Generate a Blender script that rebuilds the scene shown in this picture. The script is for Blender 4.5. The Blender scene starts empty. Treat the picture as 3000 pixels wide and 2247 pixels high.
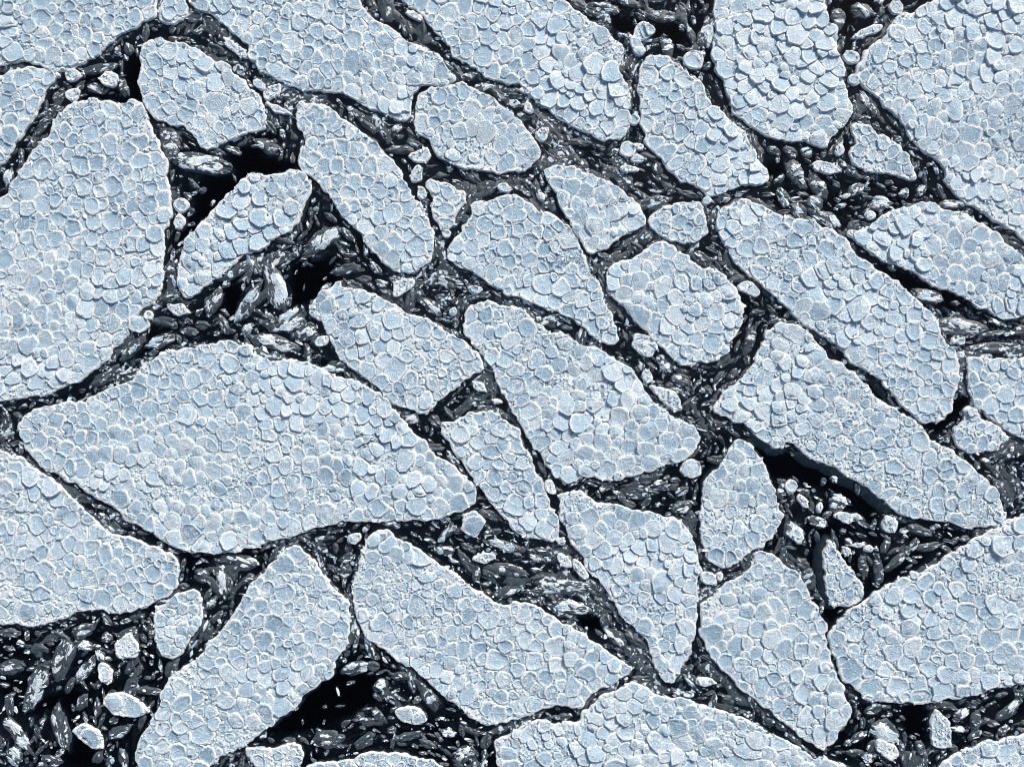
import bpy, math, random
import numpy as np
from mathutils import Vector
from mathutils.geometry import delaunay_2d_cdt

S = 0.04                      # metres per survey unit
CX, CY = 1500.0, 1123.5       # survey centre
scene = bpy.context.scene
COL = scene.collection
random.seed(7)
RNG = np.random.default_rng(11)

# ---------------------------------------------------------------- camera
HEIGHT = 100.0
cam = bpy.data.cameras.new('drone_camera')
cam.sensor_width = 36.0
cam.lens = 36.0 * HEIGHT / (3000 * S)
cam.clip_end = 5000.0
cam_o = bpy.data.objects.new('drone_camera', cam)
cam_o.location = (0, 0, HEIGHT)
COL.objects.link(cam_o)
scene.camera = cam_o

# ---------------------------------------------------------------- sky, sun, exposure
SUN_ELEV, SUN_AZ = math.radians(32), math.radians(28)      # azimuth clockwise from +Y
world = bpy.data.worlds.new('World')
scene.world = world
world.use_nodes = True
wn = world.node_tree
bg = wn.nodes['Background']
sky = wn.nodes.new('ShaderNodeTexSky')
sky.sky_type = 'NISHITA'
sky.sun_disc = False
sky.sun_elevation = SUN_ELEV
sky.sun_rotation = SUN_AZ
sky.air_density = 1.0
sky.dust_density = 2.5
wn.links.new(sky.outputs['Color'], bg.inputs['Color'])
bg.inputs['Strength'].default_value = 0.06
sun = bpy.data.lights.new('sun', 'SUN')
sun.energy = 2.4
sun.angle = math.radians(14)
sun.color = (1.0, 0.96, 0.91)
sun_o = bpy.data.objects.new('sun', sun)
d = Vector((math.sin(SUN_AZ) * math.cos(SUN_ELEV), math.cos(SUN_AZ) * math.cos(SUN_ELEV), math.sin(SUN_ELEV)))
sun_o.rotation_euler = d.to_track_quat('Z', 'Y').to_euler()
sun_o.location = d * 60
COL.objects.link(sun_o)
scene.view_settings.view_transform = 'Standard'
scene.view_settings.look = 'None'
scene.view_settings.exposure = 0.62
scene.view_settings.gamma = 1.0
scene.view_settings.use_curve_mapping = False
try:
    scene.cycles.use_denoising = True
    scene.cycles.filter_width = 1.0
    scene.cycles.max_bounces = 8
    scene.cycles.transparent_max_bounces = 12
except Exception:
    pass

# ---------------------------------------------------------------- survey data
# outlines in survey units (1 unit = 0.04 m), read sheet by sheet; each sheet is (origin x, origin y), 2.209 marks per unit
SHEET = {'A': (0, 0), 'B': (1000, 0), 'C': (2000, 0), 'D': (0, 750), 'E': (1000, 750), 'F': (2000, 750),
         'G': (0, 1497), 'H': (1000, 1497), 'I': (2000, 1497)}
FLOES = [
 ('the arched-crack floe', 'huge pancake-ice floe filling the picture corner above the thin arched black crack',
  'A 1030,-620 1030,0 1015,60 1005,120 960,140 900,165 850,195 800,220 760,250 740,280 690,310 650,350 590,385 545,415 500,440 430,465 385,476 330,462 290,436 250,421 200,401 130,396 60,411 0,436 -640,470 -640,-620'),
 ('the half-hidden floe', 'pale floe directly below the thin arched black crack, cut off by the picture edge',
  'A 0,500 70,468 150,442 240,441 300,456 360,479 392,492 350,530 310,590 285,650 255,710 235,760 190,810 160,860 150,890 120,920 90,970 60,1010 30,1060 0,1090 -640,1900 -640,560'),
 ('the tall broad floe', 'very large tall floe with a short flat top edge, running off the picture edge',
  'A 0,1305 60,1240 75,1190 120,1130 165,1070 190,1020 240,980 280,920 330,880 345,840 350,790 390,750 420,720 450,690 490,660 540,648 620,650 700,655 760,680 820,678 850,665 880,650 915,660 935,700 950,740 965,780 985,830 1010,880 1045,930 1050,980 1075,1010 1100,1045 1095,1090 1090,1120 1095,1180 1100,1220 1112,1260 1100,1290 1105,1320 1120,1350 1125,1400 1085,1470 1065,1540 1060,1650|'
  'D 1065,0 1060,60 1060,120 1045,180 1035,240 1020,280 990,320 940,340 905,370 850,410 835,470 845,510 800,550 740,600 710,660 680,700 620,740 570,780 530,820 480,830 420,850 360,870 300,905 230,915 150,915 80,925 0,945 -640,1010 -640,-200|A -640,2050'),
 ('the whale-shaped floe', 'largest floe, whale-shaped, with a blunt tip pointing at a wedge of grey slush',
  'D 130,1130 140,1080 160,1045 210,1015 270,990 330,970 400,945 450,935 510,940 560,935 600,905 660,890 720,870 780,835 840,810 890,790 910,745 930,730 960,700 1000,660 1050,620 1090,603 1150,605 1220,600 1280,605 1300,580 1340,570 1400,565 1440,545 1480,535 1520,560 1580,580 1620,600 1640,640 1700,665 1760,680 1830,665 1890,660 1940,680 2000,690 2060,710 2110,740 2160,765 2205,772|'
  'E 0,775 60,795 120,820 170,850 230,870 270,900 310,950 340,1000 390,1040 420,1080 440,1120 490,1160 530,1190 560,1240 600,1290 660,1330 740,1365 800,1420 840,1460 868,1500 868,1560 850,1600 800,1640|'
  'H 760,5 690,20 600,50 540,65 480,55 430,65 380,50 330,55 270,60 240,75 180,60 120,65 60,55 0,60|'
  'G 2110,90 2060,110 1990,130 1930,155 1890,175 1820,185 1750,195 1670,225 1600,245 1530,260 1450,260 1380,265 1310,255 1250,260 1190,250 1140,230 1080,195 1040,160 1000,130 960,130 920,95 870,70 830,55 790,20|'
  'D 780,1650 740,1630 680,1590 620,1560 570,1520 520,1490 470,1460 420,1440 340,1398 285,1365 235,1328 197,1288 172,1240 147,1190'),
 ('the rounded-nose floe', 'broad floe with a rounded nose lying beneath the largest whale-shaped floe',
  'D 0,1260 60,1275 110,1295 160,1310 200,1350 260,1390 310,1418 350,1444 390,1484 440,1540 490,1590 540,1640|'
  'G 560,10 600,45 640,75 680,110 720,140 790,155 840,170 900,190 960,205 1010,230 1050,245 1090,260 1130,290 1160,330 1170,380 1160,420 1155,470 1130,510 1095,545 1050,560 1000,590 940,620 880,640 800,650 730,655 670,640 610,635 560,640 510,655 460,680 410,700 350,715 300,740 240,745 190,735 130,725 70,725 0,725 -640,700|D -640,1240'),
 ('the club-shaped floe', 'long club-shaped floe widening toward the bottom edge beside a brash-filled dark bay',
  'G 1905,220 1940,235 1980,270 2020,300 2060,350 2100,400 2130,440 2140,480 2170,520 2205,540|H 20,565 42,590 46,630 62,670 66,720 70,760 60,800 50,850 20,890 0,920|'
  'G 2180,960 2170,1010 2150,1060 2100,1090 2060,1110 2010,1160 1970,1200 1920,1260 1860,1310 1800,1350 1740,1390 1690,1430 1640,1480 1600,1508 1540,1530 1480,1550 1410,1580 1400,1620 1350,1657 1300,1720 1260,2300 760,2300 905,1740 905,1657 880,1610 885,1560 910,1490 930,1440 970,1390 990,1330 1020,1270 1050,1220 1060,1160 1090,1110 1110,1070 1160,1030 1200,1000 1250,965 1300,930 1330,890 1370,840 1420,790 1460,730 1500,680 1530,630 1570,570 1600,510 1650,450 1700,400 1740,350 1790,300 1830,260 1870,235'),
 ('the small bean floe', 'small bean-shaped floe between the rounded-nose floe and the club-shaped floe',
  'G 1250,510 1290,520 1310,560 1305,620 1315,680 1310,740 1270,790 1230,840 1200,890 1170,930 1110,945 1060,920 1040,880 1015,830 1000,770 1005,720 1000,660 1020,620 1060,590 1110,560 1160,530 1210,525'),
 ('the arrowhead floe', 'large arrowhead-shaped floe with one sharp point, at bottom centre',
  'H 235,115 290,125 340,155 390,180 440,205 490,235 530,270 600,310 660,360 730,400 790,440 840,490 890,520 950,560 1010,600 1070,605 1110,580 1170,590 1240,605 1300,630 1360,670 1430,720 1490,750 1540,780 1590,800 1620,840 1690,880 1740,920 1800,960 1850,990 1885,1010 1850,1060 1790,1090 1720,1130 1660,1160 1600,1200 1580,1235 1555,1272 1500,1265 1440,1245 1380,1255 1320,1270 1260,1285 1200,1315 1130,1345 1060,1360 1000,1365 930,1380 880,1365 840,1330 800,1290 760,1250 700,1220 650,1180 600,1130 560,1080 520,1050 470,1010 410,985 350,950 310,900 260,870 200,840 150,800 125,750 95,690 80,610 75,540 75,480 95,420 115,370 125,300 140,240 170,190 200,150'),
 ('the wide bottom floe', 'wide floe along the bottom edge, just below the sharp point of the arrowhead floe',
  'H 995,1490 1030,1460 1090,1440 1140,1410 1190,1370 1250,1350 1310,1345 1360,1370 1430,1360 1500,1360 1550,1340 1562,1296 1602,1284 1640,1235 1700,1185 1780,1150 1850,1120 1880,1100 1930,1120 1990,1150 2050,1180 2120,1200|'
  'I 0,1200 60,1230 120,1255 180,1270 240,1280 300,1295 360,1320 420,1355 480,1390 550,1430 620,1450 680,1490 740,1530 800,1570 850,1600 920,1590 960,1610 1020,1630 1080,1657 1200,1760 1500,2300|H 1100,2300 1040,1800 1020,1657 1010,1600 1000,1550'),
 ('the shield floe', 'shield-shaped floe whose narrow top corner touches the leaf-shaped floe',
  'I 470,262 510,270 560,280 610,300 650,340 700,370 750,400 770,450 800,510 830,560 870,620 900,680 930,730 930,770 918,830 935,880 955,940 976,1000 996,1060 1020,1120 1050,1180 1075,1230 1080,1300 1060,1350 1030,1390 1000,1450 970,1490 930,1520 900,1550 860,1520 800,1480 740,1440 680,1390 620,1340 560,1290 510,1250 460,1210 420,1175 380,1160 330,1110 290,1060 240,1010 190,960 150,900 120,830 108,760 113,680 116,610 150,570 200,530 260,480 310,440 370,410 420,380 440,340 460,290'),
 ('the broad wedge floe', 'broad wedge floe with scale-like plates beside the black triangular pool',
  'I 945,790 980,740 1020,690 1060,650 1110,610 1160,580 1220,540 1280,500 1330,460 1400,440 1460,430 1520,395 1580,370 1640,340 1700,290 1760,250 1830,210 1890,180 1950,140 2010,110 2060,85 2110,50 2160,50 2209,25 2850,-260 2850,1120 2209,1120 2150,1125 2080,1135 2010,1130 1960,1150 1920,1180 1850,1195 1780,1200 1700,1215 1620,1240 1540,1250 1470,1225 1390,1235 1300,1230 1210,1240 1160,1210 1120,1160 1080,1120 1030,1090 1012,1050 992,1000 978,930 960,880 940,840'),
 ('the bottom corner floe', 'low corner of a floe below the brash channel of the broad wedge floe',
  'I 1620,1657 1700,1610 1780,1560 1850,1530 1900,1510 1960,1480 2030,1488 2100,1465 2209,1440 2850,1330 2850,2300 1500,2300'),
 ('the long blade floe', 'long blade-shaped floe with a teal underwater ledge along the open black pool',
  'F 190,985 220,940 260,890 290,850 330,820 390,790 430,730 460,690 490,640 510,570 530,490 580,470 630,420 670,430 720,440 770,470 810,500 850,560 900,610 950,660 1010,690 1060,740 1120,760 1160,820 1220,880 1280,940 1340,980 1400,1020 1460,1050 1500,1060 1520,1090 1560,1130 1600,1180 1660,1230 1730,1250 1790,1300 1850,1350 1900,1400 1950,1450 2000,1500 2040,1550 2060,1610 2060,1650|'
  'I 2090,10 2085,60 2040,100 1980,95 1900,105 1850,115 1800,100 1760,80 1690,70 1620,60 1540,50 1470,45 1410,30 1370,5|'
  'F 1350,1645 1320,1600 1250,1560 1200,1510 1130,1460 1050,1420 1010,1380 950,1360 880,1340 830,1310 780,1280 730,1240 690,1210 660,1205 640,1245 590,1240 540,1200 480,1170 430,1120 390,1085 330,1070 270,1050 220,1020'),
 ('the cigar floe', 'long cigar-shaped diagonal floe ending in a rounded crushed tail beside a black curved lead',
  'C 250,1340 290,1330 350,1320 370,1290 420,1300 450,1320 510,1340 570,1360 620,1390 680,1400 740,1420 800,1430 860,1450 920,1470 980,1500 1030,1520 1060,1560 1080,1600 1110,1650|'
  'F 1120,0 1170,20 1230,60 1280,110 1340,150 1400,180 1440,220 1500,270 1540,320 1590,370 1640,430 1660,490 1680,540 1720,580 1760,620 1780,670 1785,730 1790,800 1770,860 1740,930 1740,980 1710,1030 1680,1065 1620,1065 1560,1080 1530,1080 1490,1045 1440,1000 1400,960 1360,900 1310,840 1270,790 1210,750 1150,730 1090,710 1060,670 1040,620 990,570 940,540 880,510 830,480 770,440 730,405 690,350 650,310 610,270 560,230 510,190 470,160 420,120 380,80 340,40 310,0|'
  'C 300,1650 280,1600 240,1540 220,1470 215,1410 228,1360'),
 ('the fish-shaped floe', 'fish-shaped floe below the vast corner floe, its belly along a thin black lead',
  'C 1060,1520 1110,1490 1180,1470 1250,1440 1300,1400 1360,1370 1420,1340 1480,1320 1540,1315 1600,1320 1650,1340 1720,1360 1770,1375 1830,1400 1880,1432 1940,1465 2000,1497 2030,1525 2060,1562 2120,1612 2180,1657|'
  'F 2209,30 2850,430 2850,330 2209,390 2170,405 2120,415 2060,405 2010,385 1970,350 1900,335 1840,290 1790,250 1730,230 1660,210 1600,180 1530,140 1470,100 1410,75 1340,45 1270,15|C 1210,1645 1170,1610 1120,1570 1080,1545'),
 ('the vast corner floe', 'vast pale floe filling the upper corner above the fish-shaped floe',
  'C 1680,-5 1620,15 1570,30 1530,60 1480,90 1420,95 1370,115 1340,160 1310,230 1270,270 1210,320 1160,340 1155,390 1130,430 1110,460 1130,510 1150,550 1200,590 1240,630 1290,680 1340,720 1390,770 1430,830 1460,880 1510,940 1560,980 1610,1020 1640,1060 1690,1090 1700,1150 1690,1180 1720,1220 1760,1270 1810,1310 1870,1340 1930,1370 1980,1410 2040,1450 2090,1490 2150,1510 2190,1560 2209,1590 2850,2060 2850,-640 1780,-640'),
 ('the tall tooth floe', 'tall tooth-shaped floe hanging from the top edge beside a dark brash pool',
  'C 205,-640 205,20 200,80 205,140 200,220 190,290 185,350 205,410 220,470 250,520 280,580 295,630 310,690 330,740 380,780 420,820 480,850 520,890 580,900 640,910 700,920 760,920 820,930 870,955 920,960 960,890 1000,840 1050,800 1080,740 1075,690 1060,630 1050,580 1030,530 1040,470 1030,400 1000,340 995,280 990,210 975,170 930,160 940,110 920,50 890,0 850,-640'),
 ('the boot floe', 'boot-shaped floe with a pointed top, below two white lumps stacked together',
  'B 2010,355 2060,365 2120,395 2170,430|C 0,450 40,490 110,520 130,560 140,620 190,690 250,730 300,770 370,840 410,890 420,930 450,970 475,1020 510,1070 540,1120 550,1180 500,1195 440,1200 380,1210 310,1230 260,1250 210,1280 150,1270 120,1250 90,1215 40,1195 0,1180|'
  'B 2170,1150 2120,1110 2070,1050 2020,1000 1970,940 1950,880 1940,820 1930,750 1940,680 1920,620 1920,560 1930,500 1935,420 1970,400'),
 ('the slanted top floe', 'large slanted floe reaching from the top edge down to the grey slush field',
  'B 330,-640 380,0 420,30 470,60 510,110 550,150 590,180 620,230 660,270 700,310 720,370 770,400 830,430 890,470 940,510 1000,520 1050,545 1100,555 1150,550 1190,590 1220,610 1260,660 1300,690 1360,730 1410,780 1470,810 1530,840 1600,870 1650,900 1700,920 1760,915 1810,910 1840,860 1870,800 1860,730 1870,660 1860,590 1850,540 1820,500 1800,450 1815,390 1820,310 1790,270 1740,230 1700,190 1660,170 1620,140 1570,110 1540,80 1500,60 1490,30 1440,10 1400,-10 1300,-640'),
 ('the cracked floe', 'large floe whose lower end is split off by a thin zigzag crack',
  'A 1225,-640 1225,0 1240,40 1290,60 1320,90 1370,110 1410,140 1450,170 1490,220 1550,250 1600,290 1620,340 1660,370 1670,400 1650,430 1690,470 1740,490 1800,530 1850,560 1910,575 1960,600 2040,600 2110,600 2170,595|'
  'B 0,600 60,630 100,660 150,690 210,720 270,745 330,770 390,790 432,784 456,759 453,720 467,650 477,600 519,566 580,560 650,556 700,555 743,511 710,470 680,440 660,400 640,370 590,340 530,315 480,290 430,270 380,240 330,200 280,170 230,140 190,110 150,60 125,20 110,-10 60,-640'),
 ('the egg floe', 'egg-shaped floe nestled below the thin zigzag crack',
  'B 529,588 600,580 680,580 752,538 780,532 820,570 870,575 910,605 960,620 1010,660 1050,700 1090,730 1150,770 1170,810 1200,860 1240,910 1270,960 1275,1010 1250,1060 1200,1095 1150,1110 1090,1120 1020,1130 960,1115 900,1105 840,1095 780,1085 720,1070 670,1040 620,1000 590,960 570,910 530,885 490,870 480,820 472,770 484,710 494,650 504,610'),
 ('the loaf floe', 'loaf-shaped floe under the arching dark lead, black water below it',
  'A 960,285 1000,270 1050,262 1100,280 1160,285 1210,295 1260,310 1310,330 1350,360 1380,390 1440,400 1480,430 1520,470 1560,510 1600,550 1640,590 1690,620 1700,680 1720,730 1730,790 1725,840 1680,855 1620,870 1560,885 1500,910 1440,940 1390,975 1340,975 1300,955 1285,930 1260,890 1220,860 1190,830 1120,830 1090,800 1030,780 980,750 950,700 940,650 910,600 895,550 905,510 920,460 925,410 915,360 925,320'),
 ('the slipper floe', 'long slipper-shaped floe narrowing down to a rounded toe beside the tiny wedge floe',
  'A 1945,660 2000,665 2050,675 2110,680 2160,700|B 0,745 40,790 90,830 140,870 180,900 230,940 260,980 280,1010 330,1050 360,1090 390,1130 420,1180 450,1230 480,1280 510,1330 550,1380 570,1430 590,1490 600,1550 600,1600 590,1650|'
  'E 575,20 530,70 480,95 430,110 370,100 320,80 280,50 250,20|B 230,1650 190,1610 150,1560 110,1500 60,1450 20,1410|A 2170,1320 2130,1270 2090,1230 2070,1190 2030,1150 1980,1130 1950,1090 1945,1040 1950,990 1975,950 1970,900 1945,850 1930,790 1935,730 1930,690'),
 ('the paddle floe', 'paddle-shaped slanted floe lying between two black pools',
  'A 1920,1090 1960,1110 1990,1150 2005,1190 2000,1240 1985,1300 1960,1370 1930,1440 1890,1480 1840,1520 1780,1560 1730,1590 1670,1630|D 1580,0 1530,50 1480,90 1430,130 1380,160 1330,200 1280,240 1220,280 1190,260 1165,210 1155,150 1170,90 1170,40|'
  'A 1175,1650 1190,1590 1220,1540 1260,1490 1310,1450 1350,1410 1380,1360 1420,1310 1470,1280 1520,1240 1545,1190 1570,1160 1620,1120 1660,1125 1710,1140 1760,1140 1820,1120 1870,1100'),
 ('the sole-shaped floe', 'sole-shaped floe with a crushed grey patch near one end, just above the whale-shaped floe',
  'D 2205,165 2170,180 2150,210 2100,220 2050,250 2030,290 2010,340 2010,390 2040,405 2090,420 2110,460 2110,510 2140,540 2150,590 2190,640|'
  'E 20,680 60,720 110,760 160,790 210,830 250,866 300,906 333,950 380,975 420,990 470,1010 520,1025 560,1000 610,960 660,920 720,880 770,840 800,800 840,775 900,760 935,738 910,690 880,640 840,600 800,560 750,530 690,490 640,470 600,440 560,400 490,390 430,365 390,340 330,310 280,290 230,250 170,235 110,210 50,200 0,190'),
 ('the scaly tongue floe', 'broad tongue-shaped floe of overlapping scale-like plates at the centre',
  'E 790,390 810,340 850,310 920,295 970,290 1000,310 1060,320 1120,330 1170,345 1210,390 1260,430 1310,460 1370,495 1410,490 1450,510 1500,550 1560,580 1620,590 1690,600 1730,640 1790,680 1840,710 1890,760 1930,810 1960,870 2000,930 2060,980 2110,1020 2150,1060|F 0,1060 50,1080 90,1120 110,1180 100,1230 70,1270 30,1300 0,1320|'
  'E 2150,1335 2080,1340 2060,1370 2010,1400 1950,1405 1880,1415 1830,1440 1760,1460 1700,1455 1640,1430 1590,1435 1540,1430 1500,1455 1460,1465 1410,1450 1370,1420 1350,1370 1310,1330 1280,1280 1240,1240 1210,1190 1180,1140 1150,1080 1120,1030 1090,980 1060,920 1030,870 1000,810 980,750 952,700 924,660 892,600 850,570 820,530 790,510 780,470 785,430'),
 ('the brick floe', 'squarish upright floe between the whale-shaped floe and the scaly tongue floe',
  'E 645,1090 700,1070 760,1050 810,1030 850,1005 910,1010 960,1005 1010,1020 1050,1050 1090,1090 1136,1112 1164,1160 1184,1220 1204,1280 1234,1330 1264,1390 1294,1450 1314,1510 1336,1570 1364,1620 1384,1652|H 1402,30 1408,80 1415,130 1405,180 1370,200 1320,185 1270,180 1230,160 1190,170 1140,150 1100,110 1080,60 1040,20|'
  'E 1010,1650 966,1600 926,1550 888,1500 856,1455 834,1415 810,1370 780,1330 740,1290 710,1240 690,1200 660,1160 645,1120'),
 ('the fang-shaped floe', 'fang-shaped floe tapering downward to a blunt point near the arrowhead tip',
  'E 1406,1580 1396,1550 1430,1530 1480,1520 1550,1520 1590,1560 1640,1590 1700,1600 1770,1610 1830,1630 1880,1645|H 2000,10 2090,30 2150,35|I 0,80 40,110 60,150 70,200 80,260 110,310 112,360 98,420 98,480 98,560 92,620 84,690 80,760 68,830 50,890 30,940 0,990|'
  'H 2190,1030 2160,1080 2110,1105 2080,1080 2060,1040 2030,990 2010,930 1990,870 1960,820 1920,780 1890,730 1840,700 1810,660 1780,600 1740,560 1720,510 1690,480 1670,450 1650,420 1610,400 1575,370 1570,330 1560,280 1520,250 1490,210 1460,160 1440,110 1424,60 1416,10'),
 ('the drooping floe', 'floe tapering down to a blunt tip beside the shiny grey meltwater patch',
  'B 846,1325 866,1304 900,1310 950,1310 990,1285 1050,1280 1090,1265 1130,1260 1170,1290 1210,1320 1260,1360 1320,1385 1380,1410 1440,1440 1478,1462 1496,1492 1526,1540 1546,1590 1566,1650|E 1575,10 1590,60 1610,110 1650,150 1680,210 1690,270 1720,330 1745,380 1760,430 1780,480 1785,540 1775,580 1720,575 1660,555 1610,520 1570,480 1520,440 1470,410 1420,380 1370,355 1310,340 1250,315 1190,290 1130,260 1060,230 1000,200 940,170 890,130 840,110 790,85 740,50 700,30|'
  'B 680,1640 686,1616 706,1582 748,1542 780,1504 776,1470 814,1442 846,1402 848,1362'),
 ('the pear-shaped floe', 'pear-shaped floe with a pointed slanting side beside a dark triangle of slush',
  'B 1310,1110 1340,1090 1400,1080 1460,1085 1500,1080 1540,1110 1590,1130 1650,1140 1700,1165 1760,1190 1810,1220 1850,1260 1900,1300 1940,1350 1955,1410 1958,1465 1920,1487 1870,1510 1810,1530 1770,1560 1740,1600 1690,1630 1640,1640 1600,1650 1570,1610 1543,1560 1515,1510 1494,1460 1464,1410 1434,1360 1403,1310 1382,1260 1352,1200 1322,1150'),
 ('the small lens floe', 'small lens-shaped floe squeezed between the pear-shaped floe and the round floe',
  'B 1980,1420 2010,1380 2060,1360 2110,1340 2160,1330|C 0,1310 50,1305 100,1310 130,1350 150,1400 160,1460 150,1510 110,1550 60,1570 0,1577|B 2140,1568 2090,1540 2040,1510 2000,1470 1985,1440'),
 ('the round floe', 'almost round floe ringed by a narrow dark moat',
  'B 1990,1600 2050,1575 2100,1572 2150,1595|C 0,1640 40,1655|F 40,20 80,50 120,80 170,80 210,100 260,130 300,170 330,220 370,270 405,320 390,370 375,430 360,480 330,530 300,580 300,630 250,650 210,690 170,690 110,685 60,710 0,710|'
  'E 2180,700 2140,660 2100,620 2050,580 2000,530 1970,480 1930,440 1880,400 1840,350 1800,310 1750,280 1720,230 1705,170 1710,120 1740,80 1780,50 1820,35 1880,20 1930,0'),
 ('the small triangle floe', 'small triangular floe sitting in dark slush beside the vast corner floe',
  'C 1110,790 1160,810 1210,830 1240,860 1290,880 1330,910 1390,930 1410,980 1450,1010 1470,1060 1490,1110 1500,1170 1440,1165 1380,1150 1320,1135 1260,1130 1200,1110 1140,1100 1095,1060 1075,1010 1090,960 1110,910 1090,860 1095,810'),
 ('the tiny wedge floe', 'tiny wedge-shaped floe pointing down beside the toe of the slipper floe',
  'B 560,1180 600,1170 660,1180 710,1195 750,1230 795,1240 818,1252 808,1300 790,1345 758,1378 732,1420 720,1470 680,1500 640,1495 620,1450 600,1400 590,1350 595,1300 570,1240 550,1210'),
 ('the leaf-shaped floe', 'leaf-shaped upright floe pointed at both ends beside the open black pool',
  'F 395,1175 420,1200 450,1250 480,1290 510,1340 540,1390 555,1430 570,1480 590,1530 610,1590 625,1640|I 640,20 630,60 610,110 580,160 550,200 510,238 460,250 400,290 340,330 290,370 260,380 210,355 180,330 140,300 130,240 115,180 105,100 105,30|F 115,1640 130,1560 140,1490 160,1430 210,1390 250,1340 280,1280 310,1230 350,1190'),
 ('the pool shard', 'small upright shard of ice with a teal underwater edge standing in the black pool',
  'I 930,185 960,195 990,250 1020,290 1040,340 1090,380 1110,420 1150,450 1160,490 1170,540 1130,570 1090,600 1040,615 990,610 950,600 930,550 920,480 915,400 910,320 915,250'),
 ('the stepped edge floe', 'floe at the picture edge below a grey streaked strip, beside the crushed floe',
  'F 1840,650 1900,655 1980,660 2060,665 2140,660 2209,650 2850,600 2850,1400 2209,1190 2150,1175 2090,1130 2040,1090 1980,1050 1930,1000 1892,978 1870,930 1840,860 1830,800 1840,740 1830,690'),
 ('the crushed floe', 'small rough floe of crushed ice with hardly any round plates on it',
  'F 1850,985 1880,994 1900,1020 1940,1056 2000,1088 2050,1124 2080,1164 2100,1184 2060,1220 2020,1250 1960,1260 1900,1280 1850,1280 1800,1250 1760,1210 1740,1160 1750,1120 1800,1090 1820,1040 1830,1005'),
 ('the capping block', 'small rounded block of crushed ice capping the arching dark lead',
  'A 1090,-60 1200,-60 1210,20 1222,70 1214,110 1180,140 1130,155 1070,165 1030,140 1020,100 1040,50 1060,20'),
 ('the bottom sliver floe', 'shallow curved top of a floe just showing above the bottom edge',
  'G 1985,1642 2050,1625 2120,1620|H 0,1620 60,1595 130,1575 200,1555 260,1550 330,1560 400,1570 470,1580 540,1600 600,1625 660,1657 760,1740 780,2300|G 1900,2300 1960,1700'),
 ('the bottom stub floe', 'small grey stub of rough ice at the bottom edge beside the club-shaped floe',
  'G 1580,1515 1630,1520 1700,1525 1770,1520 1830,1510 1880,1500 1930,1505 1960,1530 1955,1590 1940,1657 1930,1760 1710,1760 1680,1657 1640,1610 1600,1560'),
 ('the thin shard', 'thin shard of crushed ice along the scaly tongue floe, near the round floe',
  'E 2000,830 2060,850 2110,860 2160,880 2190,930 2200,990 2170,1015 2120,980 2070,930 2020,880 1990,840'),
]
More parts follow.
